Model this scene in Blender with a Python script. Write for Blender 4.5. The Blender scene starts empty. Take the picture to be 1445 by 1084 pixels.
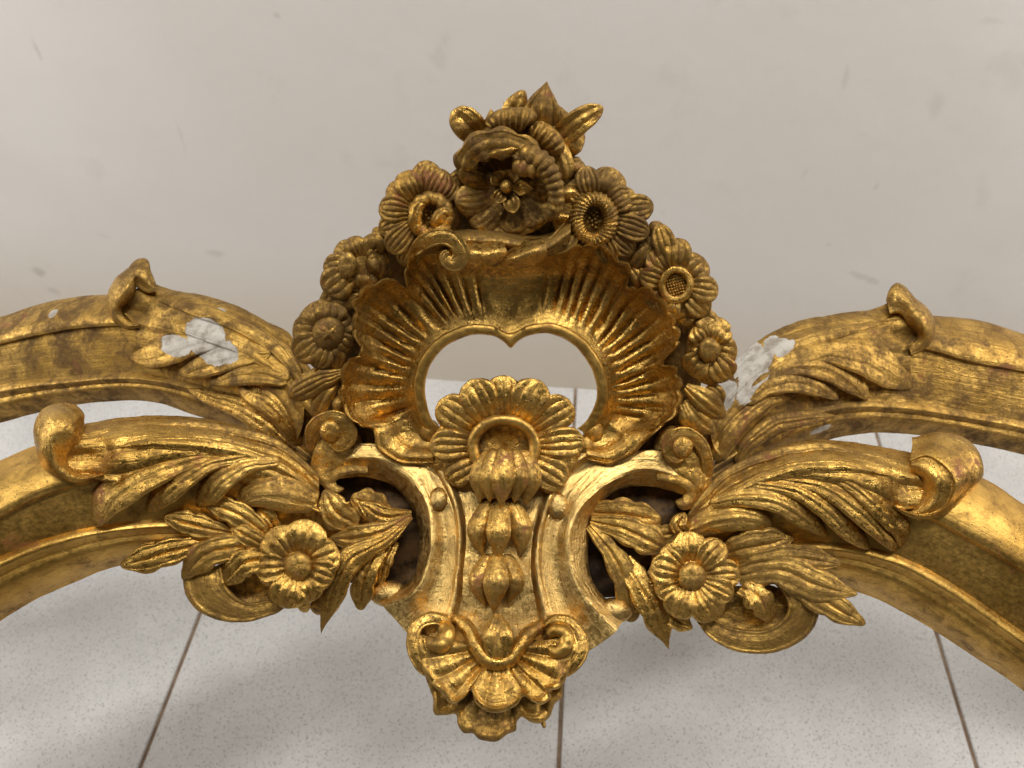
import bpy, bmesh, math, random
import numpy as np

# ------------------------------------------------------------------ camera, light, exposure
scene = bpy.context.scene
COL = scene.collection
PITCH = math.radians(47.0)
CAM = np.array((0.0, 0.0, 0.80))
FOCAL = 1085.0            # focal length in photo pixels
S = 0.00038               # metres per plan unit at the crest
CX, CY = 722.5, 542.0
UP = np.array((0, math.sin(PITCH), math.cos(PITCH)))
BACK = np.array((0, -math.cos(PITCH), math.sin(PITCH)))

cd = bpy.data.cameras.new("camera")
cam = bpy.data.objects.new("camera", cd)
COL.objects.link(cam)
cam.location = CAM
cam.rotation_euler = (math.pi / 2 - PITCH, 0, 0)
cd.sensor_width = 36.0
cd.lens = FOCAL / 1445.0 * 36.0
cd.clip_start, cd.clip_end = 0.01, 50
cd.dof.use_dof = True
cd.dof.focus_distance = 0.39
cd.dof.aperture_fstop = 13.0
scene.camera = cam

world = bpy.data.worlds.new("World")
scene.world = world
world.use_nodes = True
world.node_tree.nodes["Background"].inputs[0].default_value = (1.0, 0.97, 0.94, 1)
world.node_tree.nodes["Background"].inputs[1].default_value = 0.085

scene.view_settings.view_transform = 'Standard'
scene.view_settings.look = 'None'
scene.view_settings.gamma = 1
scene.view_settings.exposure = 0.15
scene.cycles.use_denoising = True
scene.cycles.max_bounces = 8
scene.cycles.glossy_bounces = 5
scene.cycles.sample_clamp_indirect = 4

def area_lamp(name, loc, target, sx, sy, power, col, spread=180):
    ld = bpy.data.lights.new(name, 'AREA')
    ld.shape = 'RECTANGLE'
    ld.size, ld.size_y = sx, sy
    ld.energy = power
    ld.color = col
    ld.spread = math.radians(spread)
    o = bpy.data.objects.new(name, ld)
    COL.objects.link(o)
    o.location = loc
    from mathutils import Vector
    d = Vector(target) - Vector(loc)
    o.rotation_euler = d.to_track_quat('-Z', 'Y').to_euler()
    return o

area_lamp("ceiling_lamp", (0.15, 0.08, 2.2), (0.05, 0.30, 0.3), 1.2, 0.14, 27, (1.0, 0.98, 0.95))
area_lamp("side_fill", (-1.25, 0.22, 1.0), (0.05, 0.72, 0.20), 0.5, 0.5, 7.8, (1.0, 0.97, 0.94))  # added fill at the left, lightens the wall on that side
area_lamp("side_fill", (1.25, 0.15, 1.1), (-0.05, 0.72, 0.20), 0.3, 0.6, 8.2, (1.0, 0.95, 0.90))  # added fill at the right, does the same for the other side

# ------------------------------------------------------------------ plan coordinates
# the carving is drawn on a plan (px right, py down, z towards the front), each point with its own depth
ZOOM = dict(A=(520, 100, 3.4405), B=(400, 320, 3.188), C=(720, 320, 3.188), D=(540, 520, 3.6147),
            E=(520, 800, 3.8026), F=(0, 350, 2.0458), G=(960, 380, 1.8062), H=(150, 640, 3.0745),
            I=(800, 640, 3.1413), J=(20, 560, 3.1413), K=(130, 360, 3.8714), L=(980, 390, 4.0139),
            M=(960, 600, 2.9794), N=(430, 580, 7.225), O=(830, 580, 7.225), Q=(440, 310, 9.031),
            R=(900, 310, 9.031), T=(620, 110, 6.0208), Y=(20, 550, 6.375), Z=(1220, 590, 6.375), U=(120, 350, 6.375), V=(1200, 380, 6.375), X=(0, 0, 1.0))
def q(k, pts, z=0.0):
    x0, y0, s = ZOOM[k]
    out = []
    for p in pts:
        out.append((x0 + p[0] / s, y0 + p[1] / s, z + (p[2] if len(p) > 2 else 0.0)))
    return out
def lean(y):
    d = np.maximum(640.0 - y, 0.0)
    return 0.34 * d * (d / (d + 30.0))
def to_world(v, tilt):
    v = np.asarray(v, float)
    z = v[:, 2] + (lean(v[:, 1]) if tilt is True else 0.24 * np.maximum(v[:, 1] - 660.0, 0.0) if tilt == 'swell' else 0.0)
    k = 1.0 - z / FOCAL
    x = (v[:, 0] - CX) * k
    y = (CY - v[:, 1]) * k
    w = (x[:, None] * np.array((1.0, 0, 0)) + y[:, None] * UP + (z - FOCAL)[:, None] * BACK) * S
    return w + CAM
_rng = np.random.RandomState(7)
def _mk(nn, wl):
    d = _rng.normal(size=(nn, 3)); d /= np.linalg.norm(d, axis=1)[:, None]
    return d * (2 * np.pi / wl) * _rng.uniform(.7, 1.4, (nn, 1)), _rng.uniform(0, 6.28, (nn, 3))
_bands = [(_mk(7, 50.), 0.42), (_mk(7, 20.), 0.27), (_mk(8, 9.0), 0.17)]
def hand(v, amp=1.0):
    """slightly uneven, hand carved surface"""
    out = np.zeros_like(v)
    for (k, ph), a in _bands:
        d = v @ k.T
        for c in range(3):
            out[:, c] += a * np.sin(d + ph[:, c]).sum(1) / math.sqrt(len(k)) * amp
    return v + out

# ------------------------------------------------------------------ splines
def spline(pts, n, closed=False):
    p = np.asarray(pts, float)
    if len(p) == 1: return np.repeat(p, n, 0)
    if len(p) == 2:
        t = np.linspace(0, 1, n)[:, None]
        return p[0] * (1 - t) + p[1] * t
    if closed: p = np.vstack([p[-1], p, p[0], p[1]])
    else: p = np.vstack([2 * p[0] - p[1], p, 2 * p[-1] - p[-2]])
    t = np.concatenate([[0], np.cumsum(np.maximum(np.linalg.norm(np.diff(p[:, :2], axis=0), axis=1), 1e-3) ** 0.5)])
    out = []; per = 24
    for i in range(1, len(p) - 2):
        t0, t1, t2, t3 = t[i-1:i+3]
        u = np.linspace(t1, t2, per, endpoint=False)[:, None]
        a1 = (t1-u)/(t1-t0)*p[i-1] + (u-t0)/(t1-t0)*p[i]
        a2 = (t2-u)/(t2-t1)*p[i] + (u-t1)/(t2-t1)*p[i+1]
        a3 = (t3-u)/(t3-t2)*p[i+1] + (u-t2)/(t3-t2)*p[i+2]
        b1 = (t2-u)/(t2-t0)*a1 + (u-t0)/(t2-t0)*a2
        b2 = (t3-u)/(t3-t1)*a2 + (u-t1)/(t3-t1)*a3
        out.append((t2-u)/(t2-t1)*b1 + (u-t1)/(t2-t1)*b2)
    out.append(p[-2][None])
    d = np.vstack(out)
    L = np.concatenate([[0], np.cumsum(np.linalg.norm(np.diff(d[:, :3], axis=0), axis=1))])
    if np.isscalar(n): ss = np.linspace(0, L[-1], n)
    else: ss = np.asarray(n) * L[-1]
    return np.stack([np.interp(ss, L, d[:, c]) for c in range(d.shape[1])], 1)
def sm(x, a, b):
    t = np.clip((x - a) / (b - a), 0, 1)
    return t * t * (3 - 2 * t)

# ------------------------------------------------------------------ mesh collecting
class Part:
    count = 0
    def __init__(self): self.v = []; self.f = []; self.w = []; self.n = 0
    def grid(self, g, cu=False, cv=False):
        nu, nv = g.shape[:2]
        base = self.n
        self.v.append(g.reshape(-1, 3)); self.n += nu * nv
        # flow: lengths along and across the carving, for the tool streaks
        fl = np.zeros((nu, nv, 3))
        if nu > 1: fl[..., 0] = np.concatenate([[0], np.cumsum(np.linalg.norm(np.diff(g, axis=0), axis=2).mean(1))])[:, None]
        if nv > 1: fl[..., 1] = np.concatenate([[0], np.cumsum(np.linalg.norm(np.diff(g, axis=1), axis=2).max(0))])[None]
        fl[..., 2] = Part.count; self.w.append(fl.reshape(-1, 3))
        I = np.arange(nu * nv).reshape(nu, nv) + base
        iu = np.arange(nu if cu else nu - 1); iv = np.arange(nv if cv else nv - 1)
        a = I[np.ix_(iu, iv)]; b = I[np.ix_((iu + 1) % nu, iv)]
        c = I[np.ix_((iu + 1) % nu, (iv + 1) % nv)]; d = I[np.ix_(iu, (iv + 1) % nv)]
        self.f.append(np.stack([a, b, c, d], -1).reshape(-1, 4))
        return I
    def solid(self, top, back):
        I = self.grid(top); J = self.grid(back)
        def ring(M): return np.concatenate([M[0, :], M[1:, -1], M[-1, -2::-1], M[-2:0:-1, 0]])
        a, b = ring(I), ring(J)
        self.f.append(np.stack([a, np.roll(a, -1), np.roll(b, -1), b], -1))
        return self
    def build(self, name, m, parent, tilt=True, rough=1.0, sharp=50, label=None):
        v = np.vstack(self.v)
        w = to_world(hand(v, rough), tilt) - ROOT_LOC
        f = np.vstack(self.f); fw = np.vstack(self.w); Part.count += 37.0
        me = bpy.data.meshes.new(name)
        bm = bmesh.new()
        lay = bm.verts.layers.float_vector.new("flow")
        vs = [bm.verts.new(c) for c in w.tolist()]
        for vtx, c in zip(vs, fw.tolist()): vtx[lay] = c
        for fc in f.tolist():
            try: bm.faces.new([vs[i] for i in dict.fromkeys(fc)])
            except ValueError: pass
        bmesh.ops.remove_doubles(bm, verts=bm.verts, dist=1e-6)
        bmesh.ops.recalc_face_normals(bm, faces=bm.faces)
        bm.to_mesh(me); bm.free()
        me.polygons.foreach_set('use_smooth', [True] * len(me.polygons))
        me.set_sharp_from_angle(angle=math.radians(sharp))
        me.materials.append(m)
        o = bpy.data.objects.new(name, me)
        COL.objects.link(o)
        o.parent = parent
        if label: o['label'] = label
        return o

def blade(pts, w, n=40, m=17, hi=1.45, bulge=6.0, thick=9.0, tip=.25, point=False, base=0.0, veins=0, vd=1.6, crease=0.0,
          roll=0.0, pw=2.2, ripple=0.0, nrip=0, rim=0.0, cup=0.0, part=None, scal=0.0, nscal=0, sideout=1.0, vs=.55):
    """a carved leaf, petal or scroll: a bulged strip along a path, its half width given at the path's points"""
    part = part or Part()
    n, m = int(n * hi), int(m * hi) | 1
    lin = np.linspace(0, 1, n)
    u = 1 - (1 - lin) ** 1.6 if tip > 0 else lin
    c = spline(pts, u)
    wp = np.asarray(w, float)
    P0 = np.asarray(pts, float)
    seg = np.concatenate([[0], np.cumsum(np.linalg.norm(np.diff(P0[:, :2], axis=0), axis=1))]); seg /= seg[-1]
    wi = spline(np.stack([seg * 100, wp, 0 * wp], 1), 200)
    hw = np.interp(u, wi[:, 0] / 100, wi[:, 1])
    if tip > 0:
        k = np.clip((u - (1 - tip)) / tip, 0, 1)
        hw = hw * ((1 - k ** 1.5) if point else np.sqrt(np.maximum(1 - k ** 2, 0)))
    if base > 0:
        k = np.clip((base - u) / base, 0, 1)
        hw = hw * np.sqrt(np.maximum(1 - k ** 2, 0))
    hw = np.maximum(hw, 0.15)
    lob = scal * (np.abs(np.sin(np.pi * nscal * u)) - .6) if nscal else 0 * u
    d = np.gradient(c[:, :2], axis=0)
    d /= np.maximum(np.linalg.norm(d, axis=1), 1e-6)[:, None]
    side = np.stack([-d[:, 1], d[:, 0]], 1)
    v = np.sin(np.linspace(-1, 1, m) * np.pi / 2)
    env = (hw / hw.max()) ** 0.7
    U, V = np.meshgrid(u, v, indexing='ij')
    VX = V * (1 + lob[:, None] * np.abs(V) ** 3)
    top = np.empty((n, m, 3))
    top[..., 0] = c[:, None, 0] + side[:, None, 0] * hw[:, None] * VX * sideout
    top[..., 1] = c[:, None, 1] + side[:, None, 1] * hw[:, None] * VX * sideout
    z = c[:, None, 2] + bulge * env[:, None] * (1 - np.abs(V) ** pw) + roll * V * hw[:, None]
    z = z + crease * env[:, None] * (1 - np.abs(V))
    if cup: z = z - cup * env[:, None] * np.exp(-(V / .5) ** 2)
    if rim: z = z + rim * env[:, None] * np.exp(-((np.abs(V) - .85) / .13) ** 2)
    for i in range(veins):
        vi = (i + 1) / (veins + 1) * 2 - 1
        z = z - vd * env[:, None] * np.exp(-np.abs((V - vi) / (vs / (veins + 1))) ** 1.3) * sm(1 - U, 0.03, .22)
    if nrip: z = z + ripple * np.sin(2 * np.pi * nrip * U) * (1 - np.abs(V) ** 4)
    top[..., 2] = z
    back = top.copy()
    back[..., 0] = c[:, None, 0] + side[:, None, 0] * hw[:, None] * VX * .9
    back[..., 1] = c[:, None, 1] + side[:, None, 1] * hw[:, None] * VX * .9
    back[..., 2] = c[:, None, 2] + roll * V * hw[:, None] - thick
    part.solid(top, back)
    return part

def tube(pts, r, n=60, m=16, flat=1.0, part=None, closed=False, rip=0.0, nrip=0, twist=0.0, cap=.12):
    part = part or Part()
    c = spline(pts, n + (1 if closed else 0), closed)
    if closed: c = c[:-1]
    u = np.linspace(0, 1, len(c))
    r = np.asarray(r if hasattr(r, '__len__') else [r, r], float)
    rr = np.interp(u, np.linspace(0, 1, len(r)), r)
    if not closed and cap:
        k = np.clip((u - (1 - cap)) / cap, 0, 1); k2 = np.clip((cap - u) / cap, 0, 1)
        rr = rr * np.sqrt(np.maximum(1 - np.maximum(k, k2) ** 2, 0.0004))
    t = np.roll(c, -1, 0) - np.roll(c, 1, 0) if closed else np.gradient(c, axis=0)
    t /= np.linalg.norm(t, axis=1)[:, None]
    zz = np.array((0, 0, 1.0))
    nrm = zz - (t @ zz)[:, None] * t
    nrm /= np.maximum(np.linalg.norm(nrm, axis=1), 1e-6)[:, None]
    b = np.cross(t, nrm)
    a = np.linspace(0, 2 * np.pi, m, endpoint=False)
    R = rr[:, None]
    if nrip: R = R * (1 + rip * (np.abs(np.sin(np.pi * nrip * u[:, None] + twist * np.sin(a)[None])) - .5))
    g = c[:, None] + nrm[:, None] * (np.cos(a)[None] * R)[..., None] * flat + b[:, None] * (np.sin(a)[None] * R)[..., None]
    if closed: part.grid(g, cu=True, cv=True)
    else:
        I = part.grid(g, cv=True)
        for k in (0, -1):
            cc = g[k].mean(0)[None, None]
            J = part.grid(cc); ring = I[k]
            part.f.append(np.stack([ring, np.roll(ring, -1), np.full(m, J[0, 0]), np.full(m, J[0, 0])], -1))
    return part

def bulb(c, rx, ry, rz, part=None, lobes=0, ld=0.0, rot=0.0, n=20, m=32, dent=0.0):
    part = part or Part()
    th = np.linspace(0.02, np.pi - 0.02, n); ph = np.linspace(0, 2 * np.pi, m, endpoint=False)
    T, Ph = np.meshgrid(th, ph, indexing='ij')
    k = 1 + (ld * (np.abs(np.sin(lobes * Ph / 2)) - .6) * np.sin(T) if lobes else 0)
    x = np.sin(T) * np.cos(Ph) * k; y = np.sin(T) * np.sin(Ph) * k
    z = np.cos(T) - dent * np.exp(-(T / .5) ** 2)
    g = np.stack([c[0] + rx * (x * math.cos(rot) - y * math.sin(rot)), c[1] + ry * (x * math.sin(rot) + y * math.cos(rot)), c[2] + rz * z], -1)
    I = part.grid(g, cv=True)
    for k in (0, -1):
        J = part.grid(g[k].mean(0)[None, None]); r = I[k]
        part.f.append(np.stack([r, np.roll(r, -1), np.full(m, J[0, 0]), np.full(m, J[0, 0])], -1))
    return part

def loft(rails, nu=90, sub=6, back=30.0, part=None, inset=0.0):
    """surface through rails (each a list of px, py, z); a rail given twice makes a crease"""
    part = part or Part()
    Rr = [spline(r, nu) if len(r) != nu else np.asarray(r, float) for r in rails]
    K = len(Rr); cols = []
    for i in range(K - 1):
        if np.allclose(Rr[i], Rr[i + 1]): continue
        p0 = Rr[max(i - 1, 0)]; p1 = Rr[i]; p2 = Rr[i + 1]; p3 = Rr[min(i + 2, K - 1)]
        if np.allclose(p0, p1): p0 = 2 * p1 - p2 if i == 0 else p1
        m1 = (p2 - p0) * .5 if not np.allclose(p0, p1) else (p2 - p1)
        m2 = (p3 - p1) * .5 if not np.allclose(p3, p2) else (p2 - p1)
        for t in np.arange(sub) / sub:
            h = (2*t**3-3*t**2+1)*p1 + (t**3-2*t**2+t)*m1 + (-2*t**3+3*t**2)*p2 + (t**3-t**2)*m2
            cols.append(h)
    cols.append(Rr[-1])
    g = np.stack(cols, 1)
    b = g.copy()
    b[..., 2] = np.minimum(g[..., 2] - 3, g[..., 2].min(1, keepdims=True) - back) if back >= 0 else g[..., 2] + back
    part.solid(g, b)
    return part, g
# ------------------------------------------------------------------ materials
def nt(name):
    m = bpy.data.materials.new(name); m.use_nodes = True
    t = m.node_tree
    return m, t, t.nodes["Principled BSDF"]
def node(t, typ, **kw):
    n = t.nodes.new(typ)
    for k, v in kw.items():
        if k in n.inputs.keys() if isinstance(k, str) else False: n.inputs[k].default_value = v
        else: setattr(n, k, v)
    return n
def noise(t, co, scale, detail=4, rough=.55, dist=0.0):
    n = t.nodes.new('ShaderNodeTexNoise')
    n.inputs['Scale'].default_value = scale; n.inputs['Detail'].default_value = detail
    n.inputs['Roughness'].default_value = rough; n.inputs['Distortion'].default_value = dist
    t.links.new(co, n.inputs['Vector'])
    return n.outputs['Fac']
def ramp(t, fac, lo, hi, a=0.0, b=1.0):
    n = t.nodes.new('ShaderNodeMapRange'); n.interpolation_type = 'SMOOTHSTEP'
    n.inputs['From Min'].default_value = lo; n.inputs['From Max'].default_value = hi
    n.inputs['To Min'].default_value = a; n.inputs['To Max'].default_value = b
    t.links.new(fac, n.inputs['Value'])
    return n.outputs['Result']
def mixc(t, fac, a, b):
    n = t.nodes.new('ShaderNodeMix'); n.data_type = 'RGBA'
    for s, x in ((n.inputs[6], a), (n.inputs[7], b)):
        if isinstance(x, tuple): s.default_value = (*x, 1)
        else: t.links.new(x, s)
    if isinstance(fac, float): n.inputs[0].default_value = fac
    else: t.links.new(fac, n.inputs[0])
    return n.outputs[2]
def math2(t, op, a, b, clamp=False):
    n = t.nodes.new('ShaderNodeMath'); n.operation = op; n.use_clamp = clamp
    for s, x in ((n.inputs[0], a), (n.inputs[1], b)):
        if isinstance(x, (int, float)): s.default_value = x
        else: t.links.new(x, s)
    return n.outputs[0]

def gold(name, grime=0.0, bole=0.0, rough=0.0, chips=(), tone=1.0, relief=1.0, pale=0.0, spk=.44):
    """old water gilding: leaf over red bole, brown patina, fine pits; chips = where the white gesso is bare"""
    m, t, p = nt(name)
    tc = t.nodes.new('ShaderNodeTexCoord'); co = tc.outputs['Object']
    big = noise(t, co, 22, 5, .6, .4)
    mid = noise(t, co, 85, 6, .65, .6)
    fine = noise(t, co, 420, 5, .7)
    speck = noise(t, co, 820, 3, .6)
    base = mixc(t, ramp(t, big, .36, .66), (0.68*tone, 0.42*tone, 0.105*tone), (0.43*tone, 0.25*tone, 0.054*tone))
    base = mixc(t, ramp(t, mid, .40, .75, 0, .6), base, (0.25*tone, 0.13*tone, 0.030*tone))
    reg = noise(t, co, 14, 3, .5)
    gm = math2(t, 'ADD', math2(t, 'MULTIPLY', mid, .78 - spk), math2(t, 'MULTIPLY', fine, spk))
    gm = math2(t, 'ADD', gm, math2(t, 'MULTIPLY', reg, .22))
    grim = ramp(t, gm, .45 - grime, .68 - grime)
    if pale: base = mixc(t, ramp(t, fine, .3, .6, pale * .5, pale), base, (0.86, 0.66, 0.30))
    base = mixc(t, math2(t, 'MULTIPLY', grim, .85), base, (0.085, 0.044, 0.012))
    bo = noise(t, co, 48, 7, .7, .8)
    bol = math2(t, 'MULTIPLY', ramp(t, bo, .60 - bole, .69 - bole), ramp(t, fine, .38, .52, .35, 1))
    base = mixc(t, math2(t, 'MULTIPLY', bol, .75), base, (0.20, 0.058, 0.022))
    pit = ramp(t, speck, .625, .68)
    base = mixc(t, math2(t, 'MULTIPLY', pit, .8), base, (0.035, 0.02, 0.01))
    # metallic where the leaf survives
    met = math2(t, 'SUBTRACT', 1.0, math2(t, 'MULTIPLY', grim, .55))
    met = math2(t, 'SUBTRACT', met, math2(t, 'MULTIPLY', bol, .5), True)
    met = math2(t, 'SUBTRACT', met, math2(t, 'MULTIPLY', pit, .6), True)
    ro = math2(t, 'ADD', ramp(t, fine, .3, .7, .25 + rough, .46 + rough), math2(t, 'MULTIPLY', grim, .22))
    at = t.nodes.new('ShaderNodeAttribute'); at.attribute_name = "flow"
    mp0 = t.nodes.new('ShaderNodeMapping'); mp0.inputs['Scale'].default_value = (1 / 55, 1 / 5.5, 1)
    t.links.new(at.outputs['Vector'], mp0.inputs['Vector'])
    streak = noise(t, mp0.outputs[0], 1.0, 4, .6, .35)
    base = mixc(t, ramp(t, streak, .50, .78, 0, .42), base, (0.16*tone, 0.085*tone, 0.025*tone))
    hgt = math2(t, 'ADD', math2(t, 'MULTIPLY', fine, .62), math2(t, 'MULTIPLY', mid, .55))
    hgt = math2(t, 'ADD', hgt, math2(t, 'MULTIPLY', streak, .75))
    hgt = math2(t, 'SUBTRACT', hgt, math2(t, 'MULTIPLY', pit, .35))
    hgt = math2(t, 'SUBTRACT', hgt, math2(t, 'MULTIPLY', bol, .12))
    if chips:
        mask = None
        nw = noise(t, co, 75, 8, .65)
        for (c, r, sq) in chips:
            mp = t.nodes.new('ShaderNodeMapping'); mp.vector_type = 'TEXTURE'
            mp.inputs['Location'].default_value = c
            mp.inputs['Rotation'].default_value = (0, sq[1], 0)
            mp.inputs['Scale'].default_value = (r, r * 1.3, r * sq[0])
            t.links.new(co, mp.inputs['Vector'])
            ln = t.nodes.new('ShaderNodeVectorMath'); ln.operation = 'LENGTH'
            t.links.new(mp.outputs[0], ln.inputs[0])
            dd = math2(t, 'ADD', ln.outputs['Value'], math2(t, 'MULTIPLY', math2(t, 'SUBTRACT', nw, .5), 1.05))
            k = ramp(t, dd, 1.02, .97)
            mask = k if mask is None else math2(t, 'MAXIMUM', mask, k)
        gess = mixc(t, ramp(t, noise(t, co, 130, 5, .6), .42, .66), (0.46, 0.43, 0.375), (0.27, 0.235, 0.19))
        base = mixc(t, mask, base, gess)
        met = math2(t, 'SUBTRACT', met, mask, True)
        ro = math2(t, 'ADD', ro, math2(t, 'MULTIPLY', mask, .4), True)
        hgt = math2(t, 'SUBTRACT', hgt, math2(t, 'MULTIPLY', mask, .45))
    p.inputs['Specular IOR Level'].default_value = .3
    bp = t.nodes.new('ShaderNodeBump')
    bp.inputs['Strength'].default_value = .6 * relief; bp.inputs['Distance'].default_value = .0012
    t.links.new(hgt, bp.inputs['Height'])
    t.links.new(bp.outputs[0], p.inputs['Normal'])
    t.links.new(base, p.inputs['Base Color']); t.links.new(met, p.inputs['Metallic']); t.links.new(ro, p.inputs['Roughness'])
    return m

ROOT_LOC = np.array((0.0, 0.30, 0.0))
def chip_at(px, py, z, r, sq=1.0, rot=0.0, tilt=False):
    return (tuple(to_world(np.array([(px, py, z)]), tilt)[0] - ROOT_LOC), r, (sq, rot))
G = gold("gilt", rough=-.045)
GD = gold("gilt_worn", grime=.06, bole=.02, rough=.04)
GB = gold("gilt_red_bole", grime=.03, bole=.055, rough=-.02)
WOOD, _t, _p = nt('dark_wood')
_tc = _t.nodes.new('ShaderNodeTexCoord')
_t.links.new(mixc(_t, ramp(_t, noise(_t, _tc.outputs['Object'], 60, 6, .65), .4, .65), (0.022, 0.012, 0.005), (0.13, 0.072, 0.026)), _p.inputs['Base Color'])
_p.inputs['Specular IOR Level'].default_value = .2
_p.inputs['Roughness'].default_value = .65
GA = gold("gilt_satin", grime=-.03, rough=.10, relief=.4, spk=.2)
GP = gold("gilt_pale", grime=-.05, rough=.03, relief=.7, pale=.34)
GC = gold("gilt_crest_shaded", grime=.085, bole=.02, rough=.05, tone=.88)  # dimmer light on the crest is put into this browner, darker gilding
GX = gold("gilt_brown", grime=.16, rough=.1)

def floor_tile_mat():
    m, t, p = nt("terrazzo")
    tc = t.nodes.new('ShaderNodeTexCoord'); co = tc.outputs['Object']
    geo = t.nodes.new('ShaderNodeNewGeometry'); wp = geo.outputs['Position']
    v = t.nodes.new('ShaderNodeTexVoronoi'); v.inputs['Scale'].default_value = 620; t.links.new(wp, v.inputs['Vector'])
    sep = t.nodes.new('ShaderNodeSeparateColor'); t.links.new(v.outputs['Color'], sep.inputs[0])
    n1 = noise(t, wp, 9, 5, .6)
    n2 = noise(t, wp, 500, 3, .6)
    base = mixc(t, ramp(t, n1, .35, .68), (0.60, 0.595, 0.58), (0.51, 0.505, 0.49))
    base = mixc(t, ramp(t, sep.outputs[0], .0, 1.0, .0, .45), base, (0.45, 0.44, 0.425))
    dark = math2(t, 'MULTIPLY', ramp(t, sep.outputs[1], .80, .84), ramp(t, v.outputs['Distance'], .5, .3))
    base = mixc(t, math2(t, 'MULTIPLY', dark, .85), base, (0.17, 0.165, 0.155))
    base = mixc(t, ramp(t, n2, .60, .72, 0, .5), base, (0.20, 0.195, 0.18))
    spot = ramp(t, noise(t, wp, 30, 6, .7), .70, .78, 0, .35)
    base = mixc(t, spot, base, (0.38, 0.35, 0.30))
    t.links.new(base, p.inputs['Base Color'])
    p.inputs['Roughness'].default_value = .5
    p.inputs['Specular IOR Level'].default_value = .3
    return m
def wall_mat():
    m, t, p = nt("wall_paint")
    geo = t.nodes.new('ShaderNodeNewGeometry'); wp = geo.outputs['Position']
    sp = t.nodes.new('ShaderNodeSeparateXYZ'); t.links.new(wp, sp.inputs[0])
    n1 = noise(t, wp, 2.2, 4, .5); n2 = noise(t, wp, 14, 5, .6); n3 = noise(t, wp, 55, 5, .65)
    base = mixc(t, ramp(t, n1, .35, .65), (0.70, 0.675, 0.64), (0.655, 0.62, 0.58))
    # damp, yellowed band above the floor
    hh = math2(t, 'ADD', sp.outputs['Z'], math2(t, 'MULTIPLY', math2(t, 'SUBTRACT', n1, .5), .25))
    base = mixc(t, ramp(t, hh, .26, .02, 0, .6), base, (0.55, 0.46, 0.34))
    base = mixc(t, ramp(t, n2, .58, .75, 0, .16), base, (0.45, 0.40, 0.34))
    for (x, z, rx, rz, a, dep) in WALL_MARKS:
        c = t.nodes.new('ShaderNodeCombineXYZ')
        t.links.new(sp.outputs['X'], c.inputs[0]); t.links.new(sp.outputs['Z'], c.inputs[2])
        mp = t.nodes.new('ShaderNodeMapping'); mp.vector_type = 'TEXTURE'
        mp.inputs['Location'].default_value = (x, 0, z); mp.inputs['Rotation'].default_value = (0, a, 0)
        mp.inputs['Scale'].default_value = (rx, 1, rz)
        t.links.new(c.outputs[0], mp.inputs['Vector'])
        ln = t.nodes.new('ShaderNodeVectorMath'); ln.operation = 'LENGTH'; t.links.new(mp.outputs[0], ln.inputs[0])
        d = math2(t, 'ADD', ln.outputs['Value'], math2(t, 'MULTIPLY', math2(t, 'SUBTRACT', n3, .5), 2.6))
        base = mixc(t, ramp(t, d, 1.15, .2, 0, dep * .42), base, (0.24, 0.20, 0.165))
    t.links.new(base, p.inputs['Base Color'])
    p.inputs['Roughness'].default_value = .75
    bp = t.nodes.new('ShaderNodeBump'); bp.inputs['Strength'].default_value = .25; bp.inputs['Distance'].default_value = .004
    t.links.new(math2(t, 'ADD', n2, math2(t, 'MULTIPLY', n3, .3)), bp.inputs['Height']); t.links.new(bp.outputs[0], p.inputs['Normal'])
    return m

# ------------------------------------------------------------------ setting: floor of big terrazzo tiles, plaster wall
YAW = math.radians(-5.1)
cyw, syw = math.cos(YAW), math.sin(YAW)
def rot(x, y): return (x * cyw - y * syw, x * syw + y * cyw)
def box_mesh(name, x0, x1, y0, y1, z0, z1, bev=0.0):
    bm = bmesh.new()
    vs = [bm.verts.new((x, y, z)) for z in (z0, z1) for y in (y0, y1) for x in (x0, x1)]
    for f in ((0,2,3,1),(4,5,7,6),(0,1,5,4),(1,3,7,5),(3,2,6,7),(2,0,4,6)): bm.faces.new([vs[i] for i in f])
    if bev: bmesh.ops.bevel(bm, geom=bm.edges[:], offset=bev, segments=2, affect='EDGES')
    me = bpy.data.meshes.new(name); bm.to_mesh(me); bm.free()
    return me
mg, tg, pg = nt("grout")
gg = tg.nodes.new('ShaderNodeNewGeometry')
tg.links.new(mixc(tg, ramp(tg, noise(tg, gg.outputs['Position'], 60, 4), .35, .65), (0.17, 0.11, 0.07), (0.28, 0.20, 0.13)), pg.inputs['Base Color'])
pg.inputs['Roughness'].default_value = .9
fl = bpy.data.objects.new("floor", box_mesh("floor", -3, 3, -3, 3, -.05, -.0025)); COL.objects.link(fl)
fl.data.materials.append(mg); fl.rotation_euler = (0, 0, YAW); fl['kind'] = 'structure'
TILE = 0.405
px_, py_ = 0.0439, 0.2216               # a point of the middle joint
jx = px_ * cyw + py_ * syw              # in the turned frame
jrow = 0.47
tm = floor_tile_mat()
tme = box_mesh("tile", -TILE/2 + .0022, TILE/2 - .0022, -TILE/2 + .0022, TILE/2 - .0022, -.02, 0, .0008)
tme.materials.append(tm)
for i in range(-4, 4):
    for j in range(-3, 2):
        if j == 1 and False: continue
        o = bpy.data.objects.new("tile", tme); COL.objects.link(o); o.parent = fl
        o.location = (jx + (i + .5) * TILE, jrow + (j - .5 + (1 if j > -9 else 0)) * TILE, random.Random(i * 9 + j).uniform(-.0003, .0003))
def wall_pt(px, py):
    r = np.array((px - CX, 0, 0)) + UP * (CY - py) - BACK * FOCAL
    # wall plane through (0, WY) turned by YAW
    nrm = np.array((-syw, cyw, 0.0))
    k = WY * cyw / (r @ nrm)
    return CAM + r * k
WY = 0.745
WALL_MARKS = []
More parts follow.
